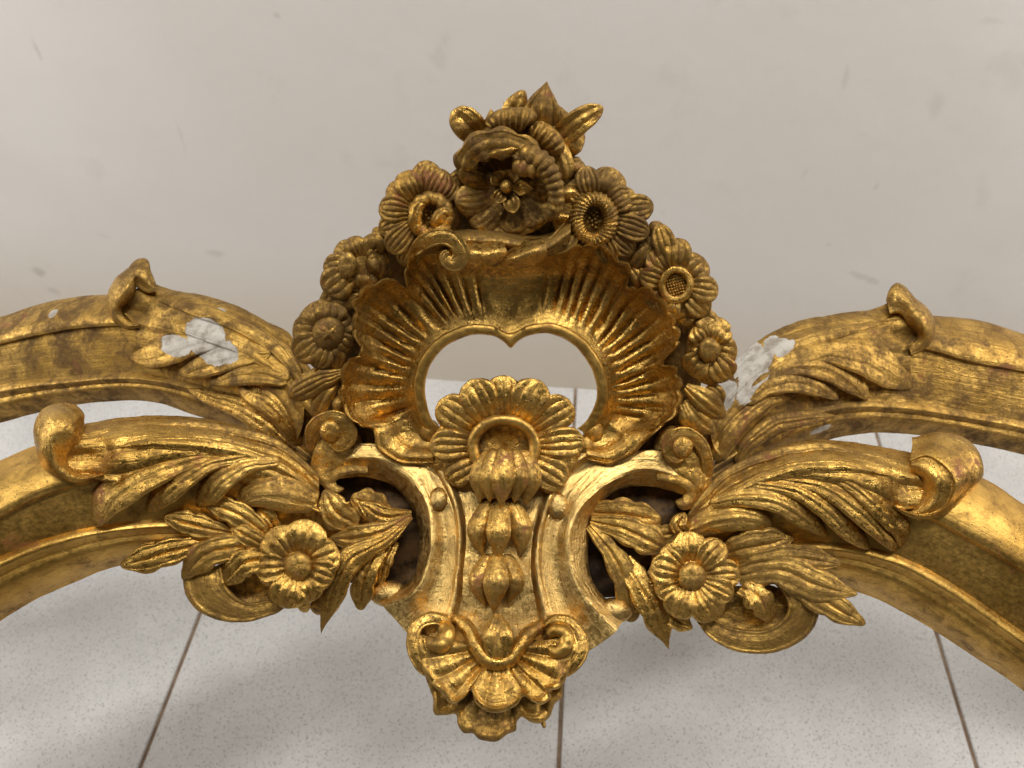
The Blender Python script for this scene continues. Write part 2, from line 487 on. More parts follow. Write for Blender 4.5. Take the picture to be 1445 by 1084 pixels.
for (px, py, rx, ry, a, dep) in ((622, 78, 16, 26, .2, .30), (52, 382, 10, 8, 0, .8), (76, 411, 10, 6, .4, .6), (305, 357, 16, 7, 0, .45),
                                 (1193, 108, 5, 26, -.1, .35), (1320, 150, 10, 22, -.4, .3), (1220, 392, 28, 6, .35, .5), (145, 332, 12, 4, .5, .3),
                                 (52, 70, 3, 14, 0, .5), (390, 22, 5, 4, 0, .5), (385, 136, 3, 3, 0, .6), (1236, 264, 4, 6, 0, .4), (1135, 245, 4, 12, .2, .25),
                                 (255, 190, 3, 26, 0, .25), (1385, 270, 10, 26, -.5, .2), (935, 300, 5, 4, 0, .35), (1170, 345, 4, 4, 0, .35), (1400, 30, 16, 5, 0, .3)):
    w = wall_pt(px, py); dist = np.linalg.norm(w - CAM) / FOCAL
    WALL_MARKS.append((w[0], w[2], rx * dist, ry * dist, a, dep))
wl = bpy.data.objects.new("wall", box_mesh("wall", -3, 3, 0, .12, -.05, 2.6)); COL.objects.link(wl)
wl.data.materials.append(wall_mat()); wl.location = (0, WY, 0); wl.rotation_euler = (0, 0, YAW); wl['kind'] = 'structure'

# ------------------------------------------------------------------ the carved stretcher
root = bpy.data.objects.new("carved_stretcher", None); COL.objects.link(root)
root.location = ROOT_LOC
root['label'] = "ornate gilded wooden stretcher with pierced shell crest, carved flowers and four leafy arms"
root['category'] = "stretcher"

def petals(parent, c, zc, tips, m, r0=.25, arch=6, tipz=4, bulge=3.0, veins=3, vd=2.0, k='X', tip=.42, thick=9, n=30, mm=21, point=(), w0=.62, pz=None, cup=0, wk=1.0):
    (cx, cy, _), = q(k, [c]); s = ZOOM[k][2]
    for i, (tx, ty, w) in enumerate(tips):
        (x, y, _), = q(k, [(tx, ty)])
        bx, by = cx + (x - cx) * r0, cy + (y - cy) * r0
        mx, my = (bx + x) / 2, (by + y) / 2
        dz = (i % 2) * 4
        tz = tipz if pz is None else pz[i]
        p = blade([(bx, by, zc + dz), (mx, my, zc + arch + dz), (x, y, zc + tz + dz)], [w / s * w0 * wk, w / s * 1.08 * wk, w / s * 1.1 * wk], n=n, m=mm, pw=3.4, vs=.42, rim=1.3,
                  bulge=bulge, thick=thick, tip=tip, veins=veins, vd=vd, point=i in point, cup=cup)
        p.build("petal", m, parent)
def disc(name, c, z, r, h, m, k='X', ry=None, **kw):
    (x, y, _), = q(k, [c]); s = ZOOM[k][2]
    return bulb((x, y, z), r / s, (ry or r) / s, h, **kw).build(name, m, root, 'swell')
# ---- arms: base depth along each arm
ZB = dict(fl=([-700, -400, 0, 200, 450, 640], [380, 260, 140, 92, 38, 0]),
          rl=([-700, -400, 0, 200, 450, 640], [-380, -260, -140, -92, -42, -20]))
def zb(arm, x):
    t = ZB['fl' if arm[0] == 'f' else 'rl']
    return float(np.interp(x if arm[1] == 'l' else 1445 - x, *t))
def qa(k, arm, pts):
    return [(x, y, z + zb(arm, x)) for (x, y, z) in q(k, pts)]
def rail(arm, pts): return spline([(x, y, zb(arm, x)) for x, y in pts], 110)
def arm_moulding(arm, S_, K_, B_, E_, front=1.0):
    s, k, b, e = (rail(arm, p) for p in (S_, K_, B_, E_))
    def at(a, c, t, z, dy=0):
        r = a * (1 - t) + c * t; r = r.copy(); r[:, 2] = a[:, 2] * (1 - t) + c[:, 2] * t + z; r[:, 1] += dy; return r
    f = front
    R = [at(s, s, 0, -85 * f, 14), at(s, s, 0, -46 * f), at(s, k, .22, -14 * f), at(s, k, .5, 6), at(s, k, .8, 14),
         at(s, k, .95, 13), at(s, k, .95, 13), at(s, k, 1, 5), at(s, k, 1, 5),
         at(k, b, .5, 0), at(k, b, .93, -6), at(k, b, .93, -6), at(b, e, .03, -1), at(b, e, .13, 0), at(b, e, .22, -6), at(b, e, .22, -6),
         at(b, e, .30, -11), at(b, e, .30, -11), at(b, e, .5, -12), at(b, e, .75, -26), at(b, e, .97, -52 * f), at(e, e, 0, -60 * f), at(e, e, 0, -95 * f, -12)]
    p, g = loft(R, 110, 4, 8)
    return p
# (run-outs beyond the frame go down to the table legs)
A_FL = arm_moulding('fl', [(-620, 1200), (-420, 930), (-200, 745), (0, 650), (60, 626), (200, 606), (330, 640), (420, 690), (520, 735)],
    [(-560, 1260), (-380, 1010), (-180, 830), (0, 733), (59, 703), (200, 668), (330, 676), (450, 725), (530, 760)],
    [(-510, 1310), (-350, 1070), (-170, 890), (0, 790), (90, 757), (224, 738), (330, 745), (450, 765), (530, 785)],
    [(-460, 1350), (-300, 1140), (-140, 970), (0, 876), (49, 846), (98, 824), (166, 798), (250, 790), (350, 800), (470, 815), (540, 812)])
A_FR = arm_moulding('fr', [(2130, 1330), (1920, 1060), (1650, 830), (1445, 712), (1385, 674), (1250, 640), (1130, 660), (1010, 710), (920, 750)],
    [(2070, 1420), (1860, 1140), (1610, 920), (1430, 801), (1363, 762), (1300, 729), (1160, 705), (1020, 735), (920, 775)],
    [(2020, 1480), (1810, 1210), (1570, 990), (1445, 900), (1348, 832), (1270, 790), (1180, 770), (1020, 775), (920, 795)],
    [(1960, 1540), (1760, 1290), (1540, 1070), (1445, 975), (1370, 923), (1292, 873), (1220, 838), (1100, 815), (1000, 820), (910, 815)])
A_RL = arm_moulding('rl', [(-500, 690), (-300, 555), (-120, 474), (0, 447), (73, 425), (152, 416), (250, 428), (350, 450), (430, 510), (480, 590)],
    [(-500, 740), (-300, 602), (-120, 517), (0, 487), (98, 467), (166, 462), (250, 470), (340, 500), (410, 560), (470, 620)],
    [(-500, 800), (-300, 660), (-120, 575), (0, 547), (98, 536), (186, 531), (270, 545), (340, 570), (410, 620), (460, 660)],
    [(-500, 850), (-300, 710), (-120, 626), (0, 596), (73, 577), (147, 566), (220, 567), (274, 585), (350, 610), (420, 660), (460, 690)], .8)
A_RR = arm_moulding('rr', [(1960, 740), (1760, 600), (1570, 504), (1445, 471), (1381, 452), (1320, 446), (1200, 440), (1100, 470), (1020, 530), (960, 600)],
    [(1960, 800), (1760, 655), (1570, 560), (1445, 527), (1370, 513), (1298, 494), (1200, 500), (1110, 530), (1040, 580), (975, 630)],
    [(1960, 870), (1760, 725), (1570, 632), (1445, 600), (1370, 586), (1292, 574), (1200, 570), (1120, 590), (1050, 630), (990, 670)],
    [(1960, 920), (1760, 775), (1570, 677), (1445, 641), (1370, 625), (1303, 614), (1237, 610), (1181, 617), (1110, 640), (1050, 670), (990, 700)], .8)
CH_L = [chip_at(300, 477, -58, .0165, .50, .30), chip_at(256, 479, -70, .0115, .34, -.12), chip_at(328, 494, -52, .0075, .9, .6)]
CH_R = [chip_at(1060, 515, -52, .019, .34, -.85), chip_at(1098, 482, -58, .009, .6, -.5), chip_at(1022, 558, -40, .010, .45, -.9)]
G_RL = gold("gilt_chipped", tone=.86, grime=.05, rough=.07, spk=.22, chips=CH_L + [chip_at(73, 441, -120, .003), chip_at(225, 458, -90, .002, .8, .5)])
G_RR = gold("gilt_flaked", tone=.86, grime=.06, rough=.07, spk=.22, chips=CH_R + [chip_at(1157, 604, -95, .0065, .4, -.2)])
A_FL.build("arm", GA, root, False, .45, sharp=38)
A_FR.build("arm", GA, root, False, .45, sharp=38)
A_RL.build("arm", gold("gilt_nicked", tone=.86, relief=.4, grime=.05, rough=.10, spk=.2, chips=[chip_at(73, 441, -120, .003), chip_at(45, 500, -120, .002)]), root, False, .5, sharp=38)
A_RR.build("arm", G_RR, root, False, .5, sharp=38)
# foot blocks outside the frame, where the arms meet the table legs
for arm, (x, y) in (('fl', (-640, 1230)), ('fr', (2100, 1400)), ('rl', (-540, 760)), ('rr', (2010, 830))):
    z = zb(arm, x)
    top = to_world(np.array([(x, y, z - 30)]), False)[0]
    me = box_mesh("leg", -.032, .032, -.032, .032, 0, top[2] + .05, .006)
    o = bpy.data.objects.new("leg", me); COL.objects.link(o); o.parent = root
    o.location = (top[0] - ROOT_LOC[0], top[1] - ROOT_LOC[1], 0); me.materials.append(GA)

# ---- acanthus leaves lying on the arms
def leaf_body(k, arm, rails, m, ridges=5, rd=3.5, amp=1.0, back=18, z0=0):
    part, g = loft([qa(k, arm, r) for r in rails], 100, 12, back)
    nv = g.shape[1]
    v = np.linspace(0, 1, nv)[None]; u = np.linspace(0, 1, g.shape[0])[:, None]
    dz = rd * np.abs(np.sin(np.pi * (ridges * v + .35 * np.sin(2.5 * u)))) ** .7 * sm(v, 0, .12) * sm(1 - v, 0, .1)
    I = part.v[0].reshape(g.shape); I[..., 2] += dz
    return part.build("acanthus_leaf", m, root, False, amp)
def lobes(parent, k, arm, defs, m, z=0, bulge=7.5, thick=28, veins=2, vd=2.2, tip=.3, crease=2.0):
    for i, (pts, w) in enumerate(defs):
        s = ZOOM[k][2]
        blade([(x, y, zz + z) for x, y, zz in qa(k, arm, pts)], [a / s for a in w], n=54, m=21, bulge=bulge, thick=thick, tip=tip, veins=veins,
              vd=vd, crease=crease, base=.08, roll=-.28 if arm[1] == 'l' else .28, rim=1.0).build("leaf_lobe", m, parent, False)

# front left
b = leaf_body('J', 'fl', [[(316, 120, -24), (480, 92, -34), (700, 84, -36), (900, 105, -34), (1100, 165, -28), (1250, 245, -22), (1350, 350, -10)],
    [(285, 185, 8), (350, 175, 2), (480, 150, 0), (700, 135, -6), (900, 150, -6), (1100, 205, -6), (1250, 280, -4), (1350, 380, 2)],
    [(236, 262, 12), (320, 262, 8), (480, 250, 18), (700, 220, 20), (900, 220, 18), (1100, 260, 14), (1250, 330, 8), (1350, 430, 6)],
    [(262, 335, 16), (340, 345, 14), (480, 360, 18), (650, 330, 22), (850, 290, 24), (1050, 310, 22), (1200, 370, 16), (1340, 480, 10)],
    [(372, 350, 16), (400, 375, 12), (480, 410, 10), (640, 380, 14), (820, 350, 14), (1000, 380, 12), (1180, 460, 10), (1330, 550, 6)]], G, 4, 4)
lobes(b, 'J', 'fl', [
    ([(1000, 235, 18), (760, 275, 20), (560, 350, 20), (430, 440, 16), (362, 575, 6)], [30, 62, 84, 88, 62]),
    ([(1080, 255, 20), (860, 290, 22), (730, 370, 22), (650, 440, 18), (590, 508, 8)], [26, 48, 62, 62, 44]),
    ([(1180, 285, 20), (1020, 305, 24), (920, 365, 24), (860, 430, 18), (812, 490, 8)], [26, 44, 58, 60, 40])], GB)
lobes(b, 'J', 'fl', [([(1350, 470, 4), (1230, 430, 16), (1120, 420, 22), (1040, 440, 18), (990, 480, 12)], [50, 88, 80, 56, 34])], GB, bulge=12, tip=.18)
lobes(b, 'J', 'fl', [([(1345, 350, -2), (1150, 215, -2), (900, 155, -8), (680, 140, -10), (500, 150, -10)], [10, 30, 36, 32, 14])], GD, bulge=5, thick=10)
def leaf_curl(k, arm, rails, m, parent):
    g = [spline(qa(k, arm, r), 120) + np.array((0, 0, 24.0)) for r in rails]
    loft([g[0] + np.array((0, 0, -40.0))] + g + [g[-1] + np.array((0, 0, -16.0))], 120, 7, 14)[0].build("leaf_curl", m, parent, False, .7, sharp=70)
leaf_curl('Y', 'fl', [[(560,140,-20),(400,125,-20),(240,200,-14),(180,350,-8),(195,520,-4),(250,690,0),(400,795,0),(560,845,-4),(700,810,-6),(810,770,-6)],
 [(610,190,-6),(450,160,4),(310,230,14),(250,370,20),(245,530,22),(300,680,20),(430,775,14),(570,815,8),(700,795,4),(810,765,0)],
 [(630,230,0),(540,230,14),(440,290,26),(370,400,30),(340,540,28),(380,660,22),(480,755,16),(590,795,10),(700,785,5),(800,762,0)],
 [(632,280,-2),(600,310,8),(560,390,18),(480,470,20),(420,560,16),(440,660,12),(520,740,8),(610,780,5),(700,778,2),(790,760,-1)],
 [(635,310,-12),(625,380,-10),(600,450,-8),(530,520,-6),(480,600,-6),(490,670,-4),(550,735,-2),(630,770,0),(700,772,0),(780,758,-2)]], G, b)

lobes(b, 'J', 'fl', [([(1345, 430, 10), (1150, 300, 18), (900, 225, 22), (650, 205, 22), (420, 225, 12)], [10, 26, 32, 28, 12])], G, bulge=4, thick=14, tip=.3, veins=0)
# front right
b = leaf_body('M', 'fr', [[(974, 118, -26), (800, 84, -34), (600, 62, -36), (450, 80, -34), (250, 160, -26), (100, 270, -18), (15, 400, -8)],
    [(990, 200, 8), (930, 180, 2), (800, 140, -2), (600, 112, -6), (440, 130, -6), (260, 200, -6), (120, 300, -4), (15, 430, 2)],
    [(1026, 262, 12), (940, 260, 8), (820, 220, 18), (620, 180, 20), (440, 190, 18), (270, 240, 14), (130, 340, 8), (15, 460, 6)],
    [(996, 345, 16), (915, 345, 14), (830, 320, 18), (640, 270, 24), (460, 260, 24), (300, 290, 22), (150, 390, 16), (20, 480, 10)],
    [(905, 345, 16), (880, 372, 12), (830, 390, 10), (680, 340, 14), (480, 330, 14), (320, 350, 12), (170, 440, 10), (50, 490, 6)]], G, 4, 4)
lobes(b, 'M', 'fr', [
    ([(600, 190, 18), (740, 260, 20), (850, 350, 20), (920, 430, 14), (930, 510, 2)], [26, 44, 54, 50, 36]),
    ([(400, 220, 20), (600, 255, 22), (730, 330, 22), (830, 420, 18), (905, 528, 8)], [26, 46, 58, 60, 44]),
    ([(280, 240, 20), (480, 265, 24), (610, 340, 24), (710, 440, 18), (795, 522, 8)], [24, 44, 54, 52, 36]),
    ([(120, 330, 18), (280, 300, 24), (430, 325, 26), (540, 400, 20), (618, 466, 12)], [26, 46, 54, 52, 36])], G)
lobes(b, 'M', 'fr', [([(15, 455, 4), (130, 400, 14), (250, 385, 20), (340, 400, 16), (392, 440, 8)], [40, 62, 60, 48, 30])], GB, bulge=11, tip=.2)
lobes(b, 'M', 'fr', [([(20, 400, -2), (200, 215, -4), (420, 130, -8), (620, 105, -10), (790, 135, -10)], [10, 28, 34, 30, 14])], GD, bulge=5, thick=10)
leaf_curl('Z', 'fr', [[(425,180,-26),(680,135,-26),(900,190,-24),(1030,330,-18),(1060,520,-14),(960,640,-8),(840,770,-6),(680,890,-4),(500,915,-4),(380,885,-6),(250,800,-6)],
 [(425,260,-12),(640,210,-6),(820,270,-2),(940,400,2),(960,540,4),(890,660,4),(790,770,4),(650,870,4),(500,895,2),(380,865,0),(255,795,-4)],
 [(410,370,4),(560,320,12),(700,390,20),(800,500,26),(822,610,26),(790,720,22),(720,810,16),(600,875,10),(490,880,6),(380,850,3),(260,790,-2)],
 [(420,400,4),(550,355,9),(680,430,16),(770,530,21),(790,620,21),(760,715,17),(695,795,12),(590,855,7),(480,865,4),(380,842,1),(262,788,-3)],
 [(420,430,6),(500,440,12),(580,500,17),(630,580,18),(640,650,16),(620,730,13),(570,800,10),(510,840,6),(440,850,3),(370,832,0),(265,786,-4)],
 [(410,450,-10),(450,490,-10),(510,540,-8),(530,610,-6),(525,670,-6),(505,740,-4),(465,800,-3),(420,835,-2),(380,838,-2),(340,825,-3),(268,782,-5)]], G, b)

lobes(b, 'M', 'fr', [([(15, 455, 10), (220, 290, 18), (450, 195, 22), (680, 175, 22), (890, 215, 12)], [10, 26, 32, 28, 12])], G, bulge=4, thick=14, tip=.3, veins=0)
# rear left
b = leaf_body('K', 'rl', [[(350, 160, -26), (430, 190, -30), (620, 222, -32), (800, 282, -30), (950, 360, -26), (1080, 430, -20), (1180, 640, -4)],
    [(236, 190, 6), (310, 215, 0), (430, 260, 0), (620, 290, -4), (800, 350, -4), (950, 430, -4), (1080, 530, -2), (1170, 720, 4)],
    [(160, 292, 12), (260, 320, 8), (430, 370, 16), (620, 390, 18), (800, 450, 18), (950, 540, 14), (1070, 660, 10), (1160, 820, 8)],
    [(238, 400, 14), (400, 455, 14), (600, 500, 20), (780, 560, 20), (930, 660, 16), (1050, 790, 12), (1150, 930, 8)],
    [(215, 560, 0), (360, 580, 6), (560, 610, 12), (740, 670, 12), (880, 760, 10), (1010, 900, 6), (1110, 1040, 2)]], G_RL, 4, 4)
lobes(b, 'K', 'rl', [
    ([(800, 440, 14), (600, 460, 20), (430, 510, 18), (300, 550, 12), (205, 560, 4)], [34, 74, 86, 74, 44]),
    ([(980, 530, 16), (800, 540, 22), (620, 590, 20), (470, 650, 6)], [40, 76, 78, 46]),
    ([(1080, 680, 16), (930, 630, 22), (780, 640, 22), (640, 700, 10)], [50, 84, 76, 40])], G_RL, bulge=5)
lobes(b, 'K', 'rl', [([(1130, 1050, -4), (1060, 900, 8), (960, 790, 14), (850, 740, 10), (800, 700, 6)], [40, 70, 78, 64, 40]),
                     ([(1110, 1060, -8), (960, 930, 2), (800, 830, 6), (640, 780, 4), (520, 730, 0)], [40, 70, 60, 48, 24])], G, bulge=9)
leaf_curl('U', 'rl', [[(640,330,-26),(595,220,-24),(560,110,-24),(470,105,-22),(380,190,-14),(280,275,-8),(205,420,-4),(210,560,-2),(265,670,-4),(390,735,-6),(485,715,-6)],
 [(640,345,-20),(585,260,-14),(545,180,-12),(480,170,-8),(410,240,0),(320,310,10),(255,430,14),(245,550,12),(290,645,8),(390,715,2),(485,705,-2)],
 [(640,360,-16),(575,320,-10),(520,270,-6),(470,250,-2),(430,280,6),(380,340,16),(320,440,18),(280,540,14),(310,620,8),(395,695,4),(485,697,0)],
 [(640,380,-14),(560,370,-12),(500,330,-10),(460,300,-6),(448,320,0),(430,390,6),(370,470,8),(310,535,8),(325,600,5),(395,670,2),(480,688,-2)],
 [(640,400,-14),(550,400,-14),(490,370,-13),(465,350,-12),(455,370,-10),(440,420,-8),(390,490,-8),(330,540,-8),(345,600,-6),(405,655,-4),(480,680,-4)]], GD, b)

lobes(b, 'K', 'rl', [([(1160, 720, 8), (1000, 510, 12), (800, 385, 14), (560, 300, 12), (360, 250, 6)], [14, 36, 42, 34, 12]), ([(1165, 820, 10), (980, 610, 18), (760, 475, 22), (520, 400, 20), (320, 365, 12)], [14, 36, 44, 36, 14])], G_RL, bulge=4, thick=14, tip=.3, veins=0)
# rear right
b = leaf_body('L', 'rr', [[(1090, 150, -26), (1000, 190, -30), (800, 215, -32), (600, 252, -30), (450, 312, -28), (330, 390, -22), (200, 520, -14), (90, 660, -4)],
    [(1192, 235, 6), (1120, 240, 0), (1000, 270, 0), (800, 290, -4), (600, 330, -4), (450, 390, -4), (330, 470, -4), (200, 610, 0), (80, 780, 4)],
    [(1260, 335, 12), (1170, 350, 8), (1000, 360, 14), (800, 380, 18), (600, 420, 18), (450, 480, 14), (330, 570, 12), (200, 720, 10), (90, 880, 8)],
    [(1222, 430, 14), (1000, 465, 14), (800, 490, 18), (620, 520, 20), (460, 590, 18), (340, 690, 14), (230, 830, 10), (120, 980, 8)],
    [(1225, 600, 0), (1050, 620, 4), (850, 650, 10), (640, 660, 12), (490, 720, 10), (370, 810, 8), (270, 920, 4), (170, 1050, 2)]], G_RR, 4, 4)
lobes(b, 'L', 'rr', [
    ([(600, 430, 18), (830, 440, 24), (1020, 490, 20), (1140, 560, 12), (1225, 632, 0)], [34, 76, 100, 96, 60]),
    ([(420, 560, 18), (600, 500, 24), (760, 520, 24), (900, 600, 16), (985, 698, 6)], [34, 64, 76, 72, 44]),
    ([(280, 720, 16), (420, 610, 24), (580, 580, 24), (720, 620, 18), (812, 700, 6)], [36, 68, 80, 70, 44])], GD, bulge=5)
lobes(b, 'L', 'rr', [([(110, 1060, -4), (180, 900, 10), (300, 770, 14), (430, 690, 12), (540, 690, 4)], [40, 64, 60, 48, 26]),
                     ([(230, 1060, -6), (320, 930, 4), (470, 830, 8), (640, 800, 4), (800, 790, 0)], [30, 52, 56, 44, 20])], GD, bulge=8)
leaf_curl('V', 'rr', [[(320,285,-26),(350,190,-26),(420,128,-24),(500,170,-22),(580,260,-18),(680,340,-10),(748,440,-6),(760,560,-4),(715,670,-4),(630,745,-6),(550,775,-6)],
 [(330,310,-20),(370,230,-14),(430,190,-10),(500,230,-6),(560,300,0),(640,370,10),(700,450,14),(710,560,12),(675,650,8),(610,720,2),(545,755,-2)],
 [(340,340,-16),(385,290,-10),(440,270,-6),(500,300,0),(550,350,8),(600,410,16),(650,480,18),(670,560,15),(650,635,8),(595,695,3),(540,740,-2)],
 [(350,370,-14),(400,340,-12),(450,340,-8),(490,370,-4),(520,410,2),(550,450,8),(600,510,10),(635,570,8),(625,630,4),(580,680,0),(535,725,-3)],
 [(360,400,-14),(410,390,-14),(450,400,-12),(475,420,-10),(490,445,-8),(510,480,-8),(560,540,-8),(595,590,-7),(590,640,-5),(560,675,-4),(530,715,-5)]], GD, b)
lobes(b, 'L', 'rr', [([(95, 790, 8), (300, 560, 12), (520, 415, 14), (800, 325, 12), (1080, 270, 6)], [14, 36, 42, 34, 12]), ([(105, 900, 10), (330, 650, 18), (560, 495, 22), (850, 415, 20), (1120, 375, 12)], [14, 36, 44, 36, 14])], G_RR, bulge=4, thick=14, tip=.3, veins=0)
# ---- crest: backing, shell
BO = [(600, 690), (500, 655), (468, 590), (450, 520), (455, 460), (484, 405), (535, 345), (592, 280), (655, 240), (722, 215), (795, 240), (862, 285),
      (925, 350), (970, 425), (990, 500), (985, 560), (945, 640), (840, 690)]
BI = [(620, 640), (596, 590), (586, 560), (588, 530), (600, 503), (625, 480), (660, 466), (690, 464), (722, 474), (750, 464), (790, 466), (825, 482),
      (845, 506), (855, 535), (855, 560), (850, 585), (838, 610), (825, 640)]
bo, bi = spline([(*p, -22) for p in BO], 120), spline([(*p, -22) for p in BI], 120)
loft([bo, bo * .66 + bi * .34, bo * .33 + bi * .67, bi], 120, 3, 22)[0].build("back_board", GX, root)

ST = [(612,655,608,612,0), (563,654,598,604,.3), (532,634,592,594,.7), (524,606,588,582,1), (503,599,586,572,1.8), (481,568,583,556,2.8), (480,543,583,545,3.6),
 (489,508,584,533,4.6), (508,502,586,526,5), (498,467,590,512,6.2), (500,445,595,503,7), (497,425,602,493,7.8), (525,400,612,482,9), (555,394,624,473,9.8), (571,404,632,469,10.0),
 (572,375,640,465,10.9), (588,348,652,460,12.6), (640,345,672,457,14.6), (680,342,695,459,16), (722,340,720,471,16.3), (765,340,745,459,16.6), (800,345,775,455,18),
 (852,345,808,466,20.6), (867,361,818,473,21.5), (891,380,829,482,22.6), (885,405,834,489,23), (914,405,840,497,24), (946,436,847,508,25.4), (955,458,853,520,26.4),
 (960,483,857,535,27.4), (936,511,859,545,28), (955,521,859,551,28.8), (961,543,859,560,29.7), (957,580,856,573,31), (935,602,852,585,32), (908,626,848,592,32.4), (896,640,845,598,32.6),
 (861,656,838,606,32.8), (827,649,828,614,33)]
NT, NS = 640, 44
st = np.array(ST, float)
tpar = np.concatenate([[0], np.cumsum(np.hypot(*np.diff(st[:, :2], axis=0).T) + .8 * np.hypot(*np.diff(st[:, 2:4], axis=0).T) + 4)]); tpar /= tpar[-1]
tt = np.linspace(0, 1, NT)
def mono(y):
    # local cubic through stations, kept tight at the notches
    i = np.clip(np.searchsorted(tpar, tt) - 1, 0, len(tpar) - 2)
    h = tpar[i + 1] - tpar[i]; s = (tt - tpar[i]) / h
    d = np.gradient(y, tpar) * .75
    return ((2*s**3-3*s**2+1)*y[i] + (s**3-2*s**2+s)*h*d[i] + (-2*s**3+3*s**2)*y[i+1] + (s**3-s**2)*h*d[i+1])
OX, OY, IX, IY, PH = (mono(st[:, i]) for i in range(5))
PH = PH * 1.1
def box_s(a, w=9):
    k = np.ones(w) / w; return np.convolve(np.pad(a, w // 2, 'edge'), k, 'valid')
IX, IY = box_s(IX, 15), box_s(IY, 15)
notch = np.ones(NT)
for i in (3, 8, 14, 25, 30, 34):
    notch -= np.exp(-((tt - tpar[i]) / .006) ** 2) * .28
env_t = np.interp(tt, tpar[[0, 3, 4, 16, 18, 20, 22, 33, 34, 38]], [0, .3, 1, 1, .45, .45, 1, 1, .3, 0])
# the rim round the opening, with its cusp
i0 = int(np.argmin(abs(tt - tpar[19])))
cx0, cy0 = 722, 552
dx, dy = cx0 - IX, cy0 - IY; L = np.hypot(dx, dy)
rlo = np.hypot(OX - IX, OY - IY); wv = env_t * (np.abs(np.sin(np.pi * PH)) - .5) * 5.5
OX = OX + (OX - IX) / rlo * wv; OY = OY + (OY - IY) / rlo * wv
HX, HY = IX + dx / L * 17, IY + dy / L * 17
cusp = np.exp(-((tt - tt[i0]) / .011) ** 2)
HY = HY + cusp * 4
s_ = np.linspace(0, 1, NS)
fl_ = np.abs(np.sin(np.pi * PH)) ** .75
fl2 = .10 * np.abs(np.sin(2 * np.pi * PH + .6))
Sx = IX[:, None] * (1 - s_) + OX[:, None] * s_
Sy = IY[:, None] * (1 - s_) + OY[:, None] * s_
prof = np.interp(s_, [0, .06, .2, .38, .6, .8, .94, 1], [4, -2, -11, -17, -14, 6, 28, 31])
prof = box_s(prof, 5)
low = np.interp(tt, tpar[[0, 3, 4, 34, 35, 38]], [1, .6, 0, 0, .6, 1])
prof_low = box_s(np.interp(s_, [0, .2, .45, .62, .8, 1], [2, -2, 6, 20, 24, 6]), 5)
Z = prof[None] * (1 - low[:, None]) + prof_low[None] * low[:, None]
Z = Z * (1 - (1 - notch[:, None]) * sm(s_, .45, 1)[None])
Z = Z + env_t[:, None] * (fl_ + fl2 - .6)[:, None] * (9.0 * sm(s_, .05, .28) * (1 - .35 * sm(s_, .88, 1)))[None]
Z = Z + 7 * (np.exp(-((s_ - .965) / .035) ** 2))[None] - 5 * sm(s_, .975, 1)[None]
shell_grid = np.stack([Sx, Sy, Z], -1)
back = shell_grid.copy(); back[..., 2] = -24
cxm = Sx + (IX - OX)[:, None] * .05 * s_[None]; cym = Sy + (IY - OY)[:, None] * .05 * s_[None]
back[..., 0], back[..., 1] = cxm, cym
p = Part(); p.solid(shell_grid, back)
shell = p.build("shell", G, root, True, .8, sharp=60)
rails_rim = []
for a, z in ((-.03, -8), (.0, 3), (.08, 8), (.16, 9.5), (.5, 10), (.84, 10.5), (.93, 9), (1.0, 4), (1.0, -42)):
    rails_rim.append(np.stack([IX * (1 - a) + HX * a, IY * (1 - a) + HY * a, np.full(NT, float(z))], 1))
g = np.stack(rails_rim, 1); bk = g.copy(); bk[..., 2] = -42
p = Part(); p.solid(g, bk); p.build("opening_rim", GA, shell, True, .5, sharp=60)

# ---- rolled top of the shell
top_pts = [(235, 870), (300, 805), (400, 782), (520, 776), (640, 786), (770, 806), (880, 800), (980, 738)]
rl = [q('A', [(x, y + dy * (.5 if i == 0 else 1), z) for i, (x, y) in enumerate(top_pts)]) for dy, z in ((-14, -6), (0, 30), (18, 48), (46, 56), (66, 52), (84, 38))]
roll = loft(rl, 90, 5, 30)[0].build("shell_roll", GC, root)
for pts, w, mm in (([(520, 815, 40), (512, 885, 66), (520, 966, 54)], [50, 66, 60], G), ([(590, 810, 42), (602, 885, 70), (616, 952, 56)], [54, 70, 64], G),
                   ([(740, 822, 40), (765, 888, 70), (780, 954, 56)], [82, 104, 98], G)):
    blade(q('A', pts), [a / 3.44 for a in w], n=36, m=21, bulge=9, tip=.42, thick=24, base=.2, veins=2, vd=1.4).build("roll_lobe", mm, roll)
blade(q('A', [(985, 745, 24), (960, 810, 36), (890, 850, 42), (800, 845, 38)]), [10, 17, 13, 6], bulge=-5, rim=4, thick=14, tip=.2).build("roll_lobe", GC, roll)
blade(q('A', [(225, 900, 38), (252, 848, 56), (310, 812, 66), (385, 810, 70), (438, 850, 71), (450, 905, 70), (418, 940, 68), (385, 925, 67), (380, 895, 66), (402, 884, 66)]),
      [5, 10, 12, 12, 12, 12, 12, 11, 10, 7], n=80, bulge=4, rim=2, thick=34, tip=.08).build("roll_volute", G, roll)

